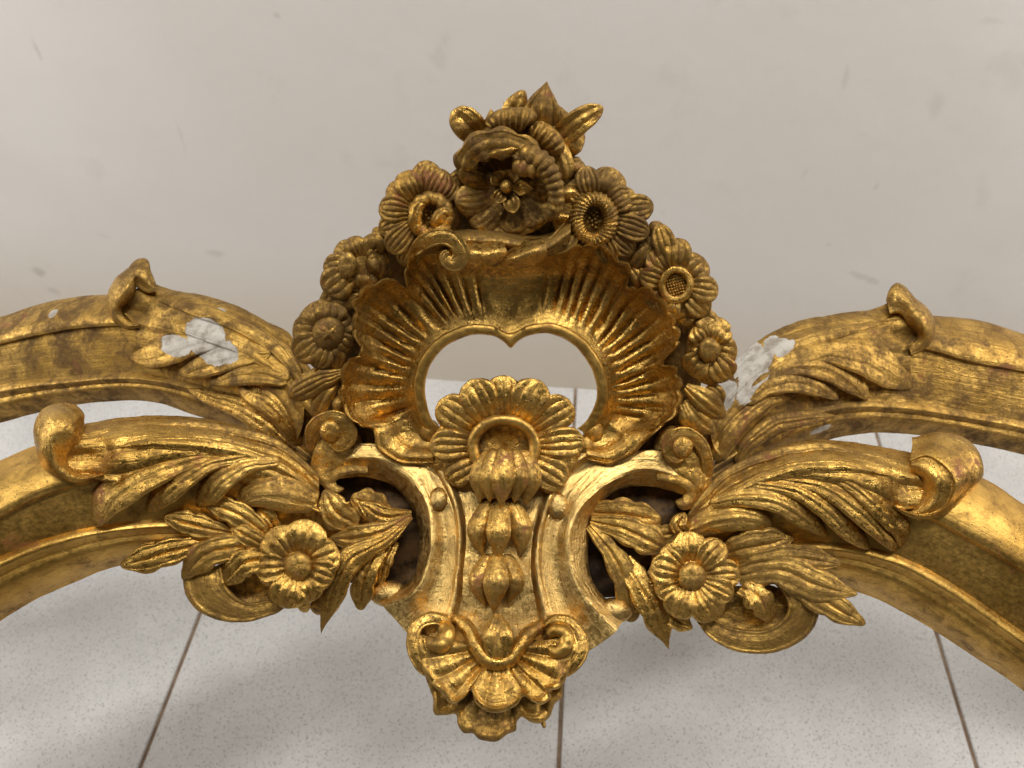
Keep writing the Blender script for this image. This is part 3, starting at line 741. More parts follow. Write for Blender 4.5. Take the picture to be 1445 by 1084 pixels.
# ---- centre top flower with its hood and crown of leaves
fcup = Part()
ctr = q('A', [(680, 560)])[0]
ang = np.linspace(0, 2 * np.pi, 64, endpoint=False); rr = np.linspace(0.02, 1, 16)
Rg, Ag = np.meshgrid(rr, ang, indexing='ij')
gx = ctr[0] + 76 * Rg * np.cos(Ag); gy = ctr[1] + 2 + 70 * Rg * np.sin(Ag)
gz = -8 + 30 * Rg ** 2 - 8 * sm(Rg, .9, 1)
gt = np.stack([gx, gy, gz], -1); gb = gt.copy(); gb[..., 2] = -24
I = fcup.grid(gt, cv=True); J = fcup.grid(gb, cv=True)
a, b2 = I[-1], J[-1]; fcup.f.append(np.stack([a, np.roll(a, -1), np.roll(b2, -1), b2], -1))
for M_ in (I[0], J[0]): fcup.f.append(M_[None, :64].reshape(-1, 64)[:, [0, 16, 32, 48]])
FT = fcup.build("flower", GC, root)
for pts, w, bl in (([(620, 545, 6), (530, 515, 22), (440, 480, 34)], [40, 62, 58], 8), ([(620, 590, 4), (520, 625, 20), (415, 630, 32)], [40, 76, 76], 8),
               ([(640, 640, 2), (570, 705, 14), (500, 760, 20)], [44, 74, 80], 7), ([(690, 650, 0), (705, 715, 10), (715, 790, 16)], [44, 74, 80], 7),
               ([(740, 620, 0), (800, 680, 12), (850, 735, 22)], [44, 74, 76], 7), ([(760, 560, 0), (830, 560, 14), (890, 560, 24)], [44, 70, 76], 6), ([(690, 480, 0), (720, 440, 12), (740, 400, 24)], [44, 80, 90], 5),
               ([(640, 500, 0), (600, 450, 12), (560, 400, 24)], [44, 80, 90], 5)):
    blade(q('A', pts), [x / 3.44 for x in w], n=34, m=21, bulge=bl, thick=9, tip=.38, veins=4, vd=1.5).build("petal", GC, FT)
blade(q('A', [(452, 500, 26), (478, 430, 40), (535, 375, 48), (620, 352, 50), (710, 362, 50), (790, 410, 46), (840, 470, 40)]), [11, 17, 21, 22, 20, 18, 10], n=90, m=25, bulge=8, thick=24, tip=.14, base=.12, ripple=2.6, nrip=4, scal=.30, nscal=4.5, rim=2.5, veins=2, vd=2.0).build("hood", GC, FT)
blade(q('A', [(560, 420, 46), (640, 392, 54), (735, 375, 50)]), [5, 7, 5], n=30, m=15, bulge=6, thick=8, tip=.3, base=.3).build("hood_lip", GB, FT)
tube(q('A', [(720, 400, 40), (790, 410, 52), (850, 455, 54), (890, 520, 52), (912, 590, 48), (905, 660, 42), (860, 730, 30)]), [9, 15, 16, 13, 11, 11, 7], n=90, m=22, rip=.22, nrip=13).build("hood", GC, FT)
tube(q('A', [(700, 450, 42), (760, 470, 50), (820, 480, 52), (860, 500, 50)]), [7, 13, 13, 8], n=50, m=18, rip=.2, nrip=4).build("hood_lip", GB, FT)
sf = bulb((*q('A', [(670, 562)])[0][:2], 34), 9, 10.5, 12, lobes=0).build("flower_centre", G, FT)
PT = [((705, 478), 40, 0), ((608, 495), 44, 0), ((798, 572), 42, 1), ((708, 690), 42, 0), ((618, 640), 34, 0)]
for (tx, ty), w, pt in PT:
    bx, by = 670 + (tx - 670) * .2, 562 + (ty - 562) * .2
    blade(q('A', [(bx, by, 28), ((bx + tx) / 2, (by + ty) / 2, 37), (tx, ty, 36)]), [w * .4 / 3.44, w / 3.44, w / 3.44], n=28, m=17, bulge=-3 if pt == 0 else 2, rim=1.5, veins=3, vd=1.2, thick=6,
          tip=.45 if not pt else .6, point=bool(pt)).build("petal", GA, FT)

for pts, w, mm, kw in (
    ([(560, 340, -6), (490, 270, 6), (410, 188, 4)], [56, 78, 66], G, dict(tip=.35, veins=1, vd=4, pw=3, bulge=4, rim=1.5)),
    ([(600, 280, -10), (598, 230, -4), (592, 180, -8)], [38, 36, 22], GB, dict(tip=.6, point=True)),
    ([(670, 260, -8), (712, 175, 0), (756, 95, -2)], [56, 54, 40], G, dict(tip=.45, veins=1, vd=2)),
    ([(830, 310, -4), (842, 190, 8), (868, 50, 2)], [100, 88, 62], GC, dict(tip=.5, point=True, crease=7, bulge=4, veins=4, vd=2.5, rim=1.2)),
    ([(930, 300, -14), (935, 230, -6), (915, 160, -10)], [50, 46, 30], GD, dict(tip=.5, point=True, veins=1, vd=2.5)),
    ([(720, 290, -16), (690, 215, -10), (655, 150, -14)], [40, 38, 26], GC, dict(tip=.5, point=True, veins=1, vd=2.5)),
    ([(790, 280, -12), (792, 190, -4), (800, 110, -10)], [44, 40, 26], GC, dict(tip=.5, point=True, veins=1, vd=2.5)),
    ([(950, 340, -12), (1005, 280, -6), (1050, 225, -10)], [40, 40, 26], GC, dict(tip=.5, veins=1, vd=2.5)),
    ([(890, 360, -4), (1000, 262, 8), (1135, 172, 4)], [64, 66, 46], G, dict(tip=.3, veins=2, vd=3.5, bulge=4, rim=1.5, pw=3)),
    ([(930, 400, -8), (985, 350, 0), (1048, 310, -4)], [54, 60, 40], G, dict(tip=.4)),
    ([(890, 330, 6), (935, 420, 16), (968, 528, 14)], [40, 52, 46], G, dict(tip=.3, veins=2)),
    ([(985, 440, -6), (1010, 440, -4), (1035, 445, -8)], [22, 24, 18], GC, dict(tip=.5)),
    ([(440, 430, -6), (432, 420, -4), (425, 400, -8)], [20, 22, 16], GC, dict(tip=.5)),
    ([(985, 545, 10), (985, 590, 20), (985, 655, 12)], [30, 50, 44], G, dict(tip=.4, base=.3, veins=1)),
    ([(960, 670, 6), (955, 710, 16), (950, 760, 10)], [30, 46, 40], G, dict(tip=.4, base=.3, veins=1))):
    kw.setdefault('bulge', 6)
    blade(q('A', pts), [x / 3.44 for x in w], n=36, m=17, thick=10, **kw).build("leaf", mm, root)
blade(q('A', [(575, 300, -4), (625, 250, 14), (700, 235, 22), (775, 245, 24), (790, 262, 20)]), [8, 15, 17, 17, 10], n=110, m=17, bulge=10, thick=14, tip=.08, base=.08, ripple=1.8, nrip=9).build("fluted_collar", GC, root)
blade(q('A', [(770, 280, 18), (830, 300, 26), (890, 350, 26), (925, 410, 20)]), [10, 16, 17, 10], n=90, m=17, bulge=9, thick=14, tip=.1, base=.1, ripple=1.8, nrip=6).build("fluted_collar", GB, root)

bulb((*q('A', [(720, 330)])[0][:2], -2), 52, 34, 22).build('crest_boss', GX, root)
# ---- the ring of flowers round the shell
def flower(k, c, z, tips, m, knob, kr, kry=None, kh=9, kz=8, base_r=.8, **kw):
    (x, y, _), = q(k, [c]); s = ZOOM[k][2]
    rm = np.mean([math.hypot(t[0] - c[0], t[1] - c[1]) for t in tips]) / s
    f = bulb((x, y, z - 2), rm * base_r, rm * base_r, 10).build("flower", m, root)
    petals(f, c, z, tips, m, k=k, **kw)
    if knob == 'ball':
        bulb((x, y, z + kz), kr / s, (kry or kr) / s, kh, lobes=0, dent=.15).build("flower_centre", m, f)
    return f, (x, y)
def ring_centre(f, c, z, rx, ry, rt, m, rip, nrip, seeds=9, twist=0.0, k='A'):
    (x, y, _), = q(k, [c]); s = ZOOM[k][2]
    an = np.linspace(0, 2 * np.pi, 24, endpoint=False)
    tube([(x + rx / s * math.cos(a), y + ry / s * math.sin(a), z) for a in an], rt / s, n=120, m=16, closed=True, rip=rip, nrip=nrip, twist=twist).build("flower_ring", m, f)
    bulb((x, y, z - 10), rx / s * .8, ry / s * .8, 6, dent=.5).build("flower_centre", GC, f)
    P_ = Part(); r = random.Random(3)
    for i in range(seeds):
        a = i * 2.4; d = math.sqrt((i + .5) / seeds) * .42
        bulb((x + rx / s * d * math.cos(a), y + ry / s * d * math.sin(a), z - 4 + r.uniform(-1, 1)), 2.6, 2.6, 3.5, P_, n=8, m=10)
    P_.build("seeds", GC, f)
f, _ = flower('A', (270, 690), 14, [(425, 530, 60), (370, 480, 60), (285, 436, 66), (165, 488, 64), (95, 560, 60), (48, 660, 64), (55, 780, 62), (95, 880, 60), (170, 950, 60), (400, 640, 50)], GC, None, 0, arch=9, tipz=0, bulge=4, r0=.3, veins=4)
ring_centre(f, (302, 706), 28, 78, 88, 33, GB, .22, 11, 8, 1.2)
blade(q('A', [(330, 790, 24), (335, 730, 34), (375, 690, 36), (395, 740, 30)]), [5, 10, 10, 6], bulge=6, tip=.3, veins=2).build("petal", GB, f)
blade(q('A', [(260, 800, 24), (225, 740, 34), (240, 660, 34), (300, 620, 30)]), [6, 9, 9, 6], bulge=6, tip=.3, veins=1).build("petal", G, f)
f, _ = flower('A', (1090, 700), 12, [(985, 560, 44), (1055, 462, 56), (1195, 474, 80), (1290, 590, 60), (1385, 655, 64), (1365, 790, 60), (1285, 890, 60), (1180, 940, 50)], GC, None, 0, arch=9, tipz=0, bulge=4, r0=.3, veins=4)
ring_centre(f, (1095, 722), 28, 82, 98, 36, GB, .30, 30, 12, 2.2)
flower('Q', (640, 560), 6, [(300, 340, 150), (500, 220, 130), (150, 640, 170), (160, 930, 200), (640, 900, 180), (850, 500, 150), (750, 260, 120)], GC, None, 0, arch=6, tipz=0, bulge=5)[0]
bulb((*q('Q', [(455, 580)])[0][:2], 20), 14, 19, 10, dent=.3).build("flower_centre", GC, root)
blade(q('Q', [(640, 480, 8), (740, 300, 16), (830, 300, 14), (890, 430, 10)]), [8, 12, 12, 8], bulge=6, tip=.4).build("leaf", GC, root)
blade(q('Q', [(700, 660, 8), (790, 580, 18), (890, 540, 12)]), [9, 13, 8], bulge=5, tip=.4).build("leaf", GC, root)
# seed-head flower on the right
f, cc = flower('R', (490, 830), 14, [(270, 50, 140), (520, 230, 160), (850, 500, 190), (1030, 920, 160), (900, 1200, 150), (330, 1250, 150), (100, 1080, 140), (30, 700, 140), (160, 380, 160)], GC, None, 0, arch=8, tipz=-2, bulge=4)
tube([(cc[0] + 20 * math.cos(a), cc[1] + 22 * math.sin(a), 26) for a in np.linspace(0, 6.283, 20, endpoint=False)], 5.5, n=80, m=14, closed=True).build("flower_ring", G, f)
bulb((cc[0], cc[1], 16), 18, 20, 8).build("flower_centre", GC, f)
P_ = Part()
for i in range(-4, 5):
    for j in range(-4, 5):
        x, y = (i * .80 + j * .28) * 4.6, (j * .85 - i * .22) * 4.6
        if math.hypot(x / 15, y / 17) < 1: bulb((cc[0] + x, cc[1] + y, 23), 1.9, 1.9, 3, P_, n=6, m=8)
P_.build("seeds", G, f)
# lower left rosette with crossed centre
f, cc = flower('B', (205, 480), 8, [(110, 352, 72), (215, 338, 66), (40, 470, 70), (45, 580, 66), (300, 400, 60), (150, 640, 52), (235, 645, 50), (300, 560, 56)], GC, None, 0, arch=6, tipz=-2, bulge=3.5)
bulb((cc[0], cc[1], 14), 24, 25, 15, lobes=18, ld=.05).build("flower_centre", GC, f)
for a in (.9, 2.35):
    c_, s_2 = math.cos(a) * 14, math.sin(a) * 14
    blade([(cc[0] - c_, cc[1] - s_2, 26), (cc[0], cc[1], 31), (cc[0] + c_, cc[1] + s_2, 26)], [2.6, 3, 2.6], n=16, m=9, bulge=1.5, thick=6, tip=.3, base=.3).build("flower_centre", GB, f)
# lower right rosette
f, cc = flower('C', (895, 555), 8, [(920, 400, 70), (960, 440, 56), (1018, 580, 62), (985, 690, 62), (905, 715, 58), (800, 660, 64), (800, 540, 56), (830, 450, 50)], GC, None, 0, arch=6, tipz=-2, bulge=4)
bulb((cc[0], cc[1], 20), 16, 18, 14, lobes=8, ld=.06, dent=.2).build("flower_centre", GC, f)
for k, pts, w, mm, kw in (
    ('B', [(285, 650, 6), (150, 700, 16), (22, 765, 8)], [16, 48, 56], GC, dict(veins=3, vd=2.5)),
    ('B', [(240, 690, 2), (185, 760, 10), (135, 850, 2)], [14, 44, 36], GC, dict(veins=1, vd=3)),
    ('B', [(270, 760, 6), (250, 800, 12), (265, 850, 4)], [20, 30, 20], GC, dict()),
    ('B', [(340, 330, 2), (250, 340, 6), (190, 350, 2)], [40, 50, 40], GC, dict(veins=2)),
    ('C', [(790, 720, 4), (870, 780, 14), (965, 855, 4)], [20, 52, 44], GC, dict(veins=2, vd=2.5)),
    ('C', [(790, 780, 0), (840, 860, 10), (920, 930, 0)], [20, 48, 36], GC, dict(veins=1, vd=2.5)),
    ('C', [(770, 800, 2), (790, 860, 8), (800, 910, 2)], [20, 34, 26], GC, dict(veins=1)),
    ('C', [(640, 60, 0), (660, 10, 6), (680, -20, 2)], [30, 40, 36], GC, dict()),
    ('C', [(560, 180, 4), (600, 130, 10), (640, 80, 6)], [40, 46, 40], GC, dict(veins=1)),
    ('C', [(740, 380, 4), (800, 400, 8), (860, 430, 2)], [40, 50, 40], GC, dict(veins=1))):
    s = ZOOM[k][2]
    blade(q(k, pts), [x / s for x in w], n=34, m=17, thick=10, tip=.35, bulge=6, **kw).build("leaf", mm, root)

for pts, w in (([(452, 440, 2), (470, 418, 8), (492, 400, 4)], [9, 15, 12]), ([(500, 420, -2), (478, 428, 4), (455, 440, 0)], [8, 13, 10]), ([(560, 345, 0), (540, 335, 8), (528, 322, 2)], [9, 14, 11]),
               ([(545, 372, 0), (532, 355, 6), (515, 342, 0)], [8, 12, 9]), ([(985, 440, 0), (1000, 452, 8), (1012, 470, 2)], [9, 14, 11]), ([(968, 432, -2), (985, 455, 4), (990, 475, 0)], [8, 13, 10]),
               ([(900, 335, 0), (912, 350, 8), (915, 372, 4)], [9, 14, 11]), ([(890, 372, 0), (905, 392, 8), (915, 412, 2)], [9, 14, 11]), ([(655, 240, 0), (642, 258, 8), (640, 285, 2)], [8, 12, 10]),
               ([(800, 250, 0), (815, 238, 6), (822, 228, 0)], [8, 11, 9]), ([(455, 520, 0), (440, 535, 6), (425, 530, 0)], [8, 12, 9]), ([(998, 545, 0), (1010, 555, 6), (1018, 572, 0)], [8, 12, 9])):
    blade(pts, w, n=26, m=15, thick=12, tip=.4, bulge=4, veins=2, vd=1.8, vs=.42, pw=3).build("leaf", GC, root)
# ---- volutes beside the shell
for pts, w in ((q('N', [(60, 400, 0), (70, 260, 6), (140, 130, 14), (260, 80, 20), (400, 130, 22), (440, 250, 20), (370, 340, 18), (260, 330, 16)]), [5, 10, 12, 12, 13, 13, 12, 9]),
               (q('O', [(1120, 800, 0), (1210, 650, 6), (1200, 460, 12), (1120, 310, 16), (980, 240, 20), (860, 290, 22), (830, 400, 20), (900, 480, 18), (980, 470, 16)]), [4, 8, 9, 10, 12, 12, 11, 9, 7])):
    p = blade(pts, w, n=90, m=15, bulge=4, rim=1.5, thick=30, tip=.1)
    p.build("volute", GB, root)
bulb((*q('N', [(260, 210)])[0][:2], 20), 15, 17, 11, dent=.1).build("volute_eye", GB, root)
bulb((*q('O', [(960, 370)])[0][:2], 20), 15, 17, 11, dent=.1).build("volute_eye", GB, root)

# ---- shield below the shell
LR = [  # left half rails: px, py, z
    [(474, 676, -62), (520, 674, -62), (560, 690, -62), (586, 730, -58), (592, 775, -56), (580, 818, -56), (558, 832, -56), (536, 842, -56)],
    [(474, 676, -14), (520, 674, -14), (560, 690, -12), (586, 730, -10), (592, 775, -8), (580, 818, -8), (555, 832, -10), (530, 842, -14)],
    [(458, 656, 0), (525, 650, 4), (578, 676, 12), (602, 713, 16), (608, 755, 18), (603, 797, 16), (580, 838, 12), (540, 855, 0)],
    [(458, 652, 2), (528, 644, 6), (584, 670, 12), (607, 712, 15), (613, 755, 17), (608, 798, 15), (588, 842, 11), (548, 864, 0)],
    [(470, 625, 0), (548, 630, 0), (600, 660, 6), (621, 710, 8), (627, 755, 8), (624, 800, 6), (606, 852, 4), (578, 897, -2)],
    [(578, 636, 4), (604, 655, 6), (628, 690, 10), (640, 722, 14), (643, 755, 14), (641, 800, 12), (632, 850, 8), (606, 930, 2)],
    [(594, 636, 6), (616, 655, 14), (634, 690, 20), (646, 722, 23), (650, 755, 23), (647, 800, 21), (640, 850, 16), (620, 930, 4)],
    [(612, 636, 4), (632, 655, 10), (645, 690, 12), (655, 722, 13), (658, 755, 13), (655, 800, 12), (650, 850, 8), (636, 930, 0)],
    [(664, 636, 2), (672, 655, 6), (678, 690, 8), (682, 722, 8), (684, 755, 9), (682, 800, 10), (680, 850, 8), (674, 930, 0)]]
MID = [[(712, 636, 2), (712, 655, 6), (711, 690, 8), (709, 722, 9), (706, 755, 10), (703, 800, 12), (702, 850, 10), (702, 930, 0)]]
RR_ = [
    [(972, 700, -62), (915, 686, -62), (870, 692, -62), (838, 724, -58), (830, 765, -56), (834, 815, -56), (852, 842, -56), (882, 862, -56)],
    [(972, 700, -14), (915, 686, -14), (870, 692, -12), (838, 724, -10), (830, 765, -8), (834, 815, -8), (854, 845, -10), (884, 868, -14)],
    [(985, 688, 0), (915, 664, 4), (866, 678, 12), (820, 716, 16), (804, 755, 18), (807, 800, 16), (828, 845, 12), (870, 890, 0)],
    [(985, 683, 2), (915, 659, 6), (862, 672, 12), (815, 713, 15), (799, 755, 17), (802, 802, 15), (821, 850, 11), (862, 898, 0)],
    [(985, 655, 0), (915, 635, 0), (842, 656, 6), (800, 708, 8), (784, 755, 8), (784, 802, 6), (800, 858, 4), (832, 918, -2)],
    [(852, 636, 4), (822, 655, 6), (786, 700, 10), (775, 724, 14), (768, 755, 14), (766, 800, 12), (776, 850, 8), (800, 935, 2)],
    [(836, 636, 6), (808, 655, 14), (780, 695, 20), (768, 722, 23), (760, 755, 23), (757, 800, 21), (765, 850, 16), (786, 932, 4)],
    [(818, 636, 4), (796, 655, 10), (772, 690, 12), (760, 720, 13), (752, 755, 13), (749, 800, 12), (756, 850, 8), (770, 930, 0)],
    [(760, 636, 2), (752, 655, 6), (744, 690, 8), (736, 722, 8), (730, 755, 9), (726, 800, 10), (728, 850, 8), (732, 930, 0)]]
def dups(L_): return [L_[0], L_[1], L_[1], L_[2], L_[2], L_[3], L_[4], L_[5], L_[5], L_[6], L_[7], L_[7], L_[8]]
rails = dups(LR) + MID + dups(RR_)[::-1]
pp = Part()
g = [spline(r, 100) for r in rails]
_, gg_ = loft(g, 100, 5, 20, part=pp)
# flat back rather than row by row
nb = gg_.shape[0] * gg_.shape[1]
pp.v[1] = pp.v[1].copy(); pp.v[1][:, 2] = -64
shield = pp.build("shield", GP, root, 'swell', .8, sharp=45)
for pts, w in ((q('N', [(640, 600, 0), (440, 610, 2), (290, 650, 0), (240, 730, -4), (300, 790, -6), (400, 790, -8)]), [6, 8, 9, 9, 8, 4]),
               (q('O', [(700, 680, 0), (900, 700, 2), (1040, 770, 0), (1060, 870, -4), (980, 940, -6), (890, 920, -8)]), [6, 8, 10, 11, 10, 6])):
    blade(pts, w, n=60, m=15, bulge=5, thick=34, tip=.15).build("scroll_end", GD, shield, 'swell')
for x, y in ((548, 838), (866, 862)): bulb((x, y, -16), 27, 19, 13).build("scroll_end", GP, shield, 'swell')
blade([(505, 606, -8), (474, 630, 2), (456, 664, 2), (474, 690, -6)], [20, 25, 17, 7], n=40, m=19, bulge=6, thick=44, tip=.25, base=.1).build("scroll_end", GB, shield, 'swell')
blade([(930, 610, -8), (962, 640, 2), (986, 678, 2), (974, 708, -6)], [20, 26, 18, 7], n=40, m=19, bulge=6, thick=44, tip=.25, base=.1).build("scroll_end", GB, shield, 'swell')
disc("knob", (285, 665), 13, 46, 10, GP, k='D', ry=62)
disc("knob", (890, 700), 13, 52, 10, GP, k='D', ry=70)

for x, y in ((606, 609), (837, 609), (826, 630)): bulb((x, y, -6), 15, 17, 16).build('scroll_boss', GD, root)
# ---- rosette under the opening, ring, husks
rz = 34
(rx0, ry0, _), = q('D', [(618, 390)])
f = bulb((rx0, ry0 + 10, 10), 106, 72, 18).build("flower", G, root)
tips = [(615, 36, 84), (445, 60, 88), (285, 170, 84), (240, 390, 76), (318, 560, 78), (800, 62, 88), (965, 176, 82), (1030, 372, 72), (935, 590, 84)]
petals(f, (618, 400), rz - 6, tips, G, k='D', r0=.40, arch=8, tipz=0, bulge=5, veins=3, vd=2.2, tip=.33, thick=18, n=36, mm=25, w0=.7)
an = np.linspace(0, 2 * np.pi, 30, endpoint=False)
tube([(rx0 + 44 * math.cos(a), ry0 + 2 + 37 * math.sin(a), rz + 6) for a in an], 8.5, n=120, m=18, closed=True, flat=1.1).build("flower_ring", GA, f)
bulb((rx0, ry0, rz - 10), 40, 34, 8, dent=1.4).build("flower_hollow", GD, f)
def husk(k, cbulb, z, defs, mats, zt):
    s = ZOOM[k][2]
    (x, y, _), = q(k, [cbulb[:2]])
    h = bulb((x, y, z), cbulb[2] / s, cbulb[3] / s, cbulb[4]).build("husk", mats, root, 'swell')
    for pts, w in defs:
        blade(q(k, pts, zt), [a / s for a in w], n=44, m=21, bulge=7, thick=16, tip=.5, point=True, base=.12, veins=1, vd=1.6, crease=4).build("petal", mats, h, 'swell')
husk('D', (622, 520, 120, 110, 28), 38, [([(565, 420, 14), (512, 530, 18), (498, 690, 2)], [40, 64, 60]), ([(685, 420, 14), (742, 530, 18), (732, 700, 2)], [40, 66, 62]),
     ([(575, 410, 22), (548, 540, 28), (545, 690, 10)], [36, 58, 52]), ([(668, 410, 22), (690, 540, 28), (672, 690, 10)], [36, 58, 52]), ([(625, 400, 26), (612, 550, 36), (604, 708, 18)], [40, 66, 58])], GB, 44)
husk('D', (600, 760, 90, 100, 20), 20, [([(560, 660, 8), (486, 820, 14), (512, 960, 2)], [36, 58, 52]), ([(640, 660, 8), (706, 820, 14), (694, 965, 2)], [36, 60, 54]),
     ([(600, 650, 14), (592, 830, 28), (590, 985, 12)], [40, 66, 60])], GB, 26)
husk('E', (690, 60, 70, 90, 18), 14, [([(650, -70, 8), (592, 70, 14), (628, 218, 2)], [34, 54, 48]), ([(730, -70, 8), (786, 70, 14), (748, 205, 2)], [34, 54, 48]),
     ([(690, -80, 14), (684, 80, 26), (668, 250, 10)], [40, 70, 60])], GB, 20)

# ---- pendant: volutes, swag, acorn, two shells
pend = blade(q('E', [(432, 300, 14), (478, 285, 20), (530, 330, 26), (580, 430, 32), (640, 500, 34), (692, 515, 34), (755, 495, 34), (815, 420, 32), (870, 350, 26), (925, 320, 20), (965, 318, 14)]),
      [4, 9, 11, 11, 11, 11, 11, 11, 11, 9, 4], n=110, m=19, bulge=9, thick=22, tip=.08, base=.08, cup=0).build("swag", G, root, 'swell')
ac = bulb((*q('E', [(694, 385)])[0][:2], 32), 21, 33, 20).build("acorn", GB, root, 'swell')
for sx in (-1, 1):
    blade(q('E', [(694 + sx * 8, 250, 22), (694 + sx * 42, 370, 34), (694 + sx * 34, 500, 22)], 17), [3, 9.5, 8], n=34, m=15, bulge=4, thick=12, tip=.3, veins=1).build("petal", G, ac, 'swell')
for pts, w in ((q('E', [(440, 330, 18), (400, 290, 26), (330, 275, 30), (265, 315, 34), (238, 400, 36), (255, 490, 34), (320, 560, 26), (390, 540, 20)]), [6, 9, 10, 10, 10, 9, 8, 4]),
               (q('E', [(940, 330, 18), (1000, 290, 26), (1075, 300, 30), (1130, 360, 34), (1145, 440, 36), (1110, 520, 34), (1050, 560, 26), (990, 520, 20)]), [6, 9, 10, 10, 10, 9, 8, 4])):
    blade(pts, w, n=80, m=15, bulge=4, rim=2, thick=44, tip=.1).build("volute", G, pend, 'swell')
blade(q('E', [(395, 300, 26), (420, 350, 36), (400, 405, 38), (350, 410, 38), (322, 375, 36)]), [8, 12, 13, 12, 8], n=50, m=17, bulge=9, thick=40, tip=.25).build("volute", GA, pend, 'swell')
blade(q('E', [(965, 370, 28), (1010, 340, 36), (1060, 360, 38), (1060, 420, 38), (1010, 455, 36), (960, 430, 34)]), [6, 9, 10, 11, 11, 8], n=60, m=17, bulge=6, thick=40, tip=.25).build("volute", GA, pend, 'swell')
def fan(edge, c, z0, z1, nfl, m, name, parent, amp=4, dome=10, nn=260, cusps=()):
    e = np.array(edge, float)
    tp = np.concatenate([[0], np.cumsum(np.hypot(*np.diff(e, axis=0).T))]); tp /= tp[-1]
    t = np.linspace(0, 1, nn)
    es = spline([(x, y, 0) for x, y in edge], nn)[:, :2]
    r = np.linspace(.12, 1, 30)
    X = c[0] + (es[:, 0] - c[0])[:, None] * r; Y = c[1] + (es[:, 1] - c[1])[:, None] * r
    fl = np.abs(np.sin(np.pi * nfl * t)) ** 1.1
    Zf = z0 + (z1 - z0) * r[None] ** 1.3 + dome * np.sin(np.pi * r ** 1.2)[None] + amp * (fl - .5)[:, None] * sm(r, .15, .45)[None] + 6 * np.exp(-((r - .95) / .05) ** 2)[None]
    gt = np.stack([X, Y, Zf], -1); gb = gt.copy(); gb[..., 2] = z0 - 34
    gb[..., 0] = c[0] + (gt[..., 0] - c[0]) * .95; gb[..., 1] = c[1] + (gt[..., 1] - c[1]) * .95
    p = Part(); p.solid(gt, gb)
    return p.build(name, m, parent, 'swell', .9, sharp=60)
cE = q('E', [(690, 430)])[0]
def e2(pts): return [(x, y) for x, y, _ in q('E', pts)]
fan(e2([(250, 360), (262, 450), (310, 590), (400, 690), (445, 735), (510, 705), (545, 665), (575, 730), (630, 775), (690, 785), (750, 770), (800, 735), (830, 695), (880, 725), (935, 738), (980, 700), (965, 665), (1010, 655), (1050, 620), (1080, 560), (1125, 450), (1120, 370)]),
    cE[:2], 10, 32, 11, G, "pendant_shell", root, 4)
fan(e2([(300, 560), (315, 620), (345, 700), (352, 790), (410, 800), (470, 795), (480, 850), (510, 890), (560, 895), (600, 928), (690, 937), (740, 900), (790, 880), (800, 830), (820, 808), (870, 835), (930, 838), (975, 800), (1000, 735), (1035, 700), (1040, 560)]),
    cE[:2], -16, -4, 10, GD, "pendant_shell", root, 4)
tube(q('E', [(925, 800, -24), (938, 840, -20), (945, 868, -18)]), [3, 4, 3], n=16, m=10).build("peg", GD, root, 'swell')

# ---- sprays of leaves and flowers hanging from the front arms
def spray(k, arm, leaves, m):
    s = ZOOM[k][2]
    for d in leaves:
        pts, w = d[0], d[1]; kw = dict(d[2]) if len(d) > 2 else {}
        mm = kw.pop('m', m)
        kw.setdefault('veins', 1); kw.setdefault('bulge', 3.5); kw.setdefault('rim', 1.8); kw.setdefault('vs', .22); kw.setdefault('pw', 2.8)
        if d[1] and len(d[0]) and math.dist(d[0][0][:2], d[0][-1][:2]) / s > 42 and 'name' not in kw: kw.setdefault('scal', .17); kw.setdefault('nscal', 3.3);
        kw.setdefault('tip', .35); kw.setdefault('vd', 3.2); kw.setdefault('crease', 1.5); kw.setdefault('name', 'leaf')
        nm = kw.pop('name')
        kw.setdefault('thick', 11)
        blade(qa(k, arm, pts), [a / s for a in w], n=46, m=21, **kw).build(nm, mm, root, False)
def spray_flower(k, arm, c, z, tips, kr, m):
    (x, y, zz), = qa(k, arm, [c]); s = ZOOM[k][2]
    f = bulb((x, y, zz + z - 2), 26, 26, 9).build("flower", m, root, False)
    for i, (tx, ty, w) in enumerate(tips):
        bx, by = c[0] + (tx - c[0]) * .26, c[1] + (ty - c[1]) * .26
        pts = q(k, [(bx, by), ((bx + tx) / 2, (by + ty) / 2), (tx, ty)])
        dz = (i % 2) * 2.5 + zz + z
        pts = [(a, b, dz + e) for (a, b, _), e in zip(pts, (0, 8, 1))]
        blade(pts, [w * .5 / s, w / s, w * .98 / s], n=34, m=19, bulge=3.5, thick=10, tip=.36, veins=3, vd=2.3, vs=.36, rim=1.4).build("petal", m, f, False)
    bulb((x, y, zz + z + 6), kr / s, kr / s, 13, lobes=6, ld=.05, dent=.15).build("flower_centre", GB, f, False)
    return f
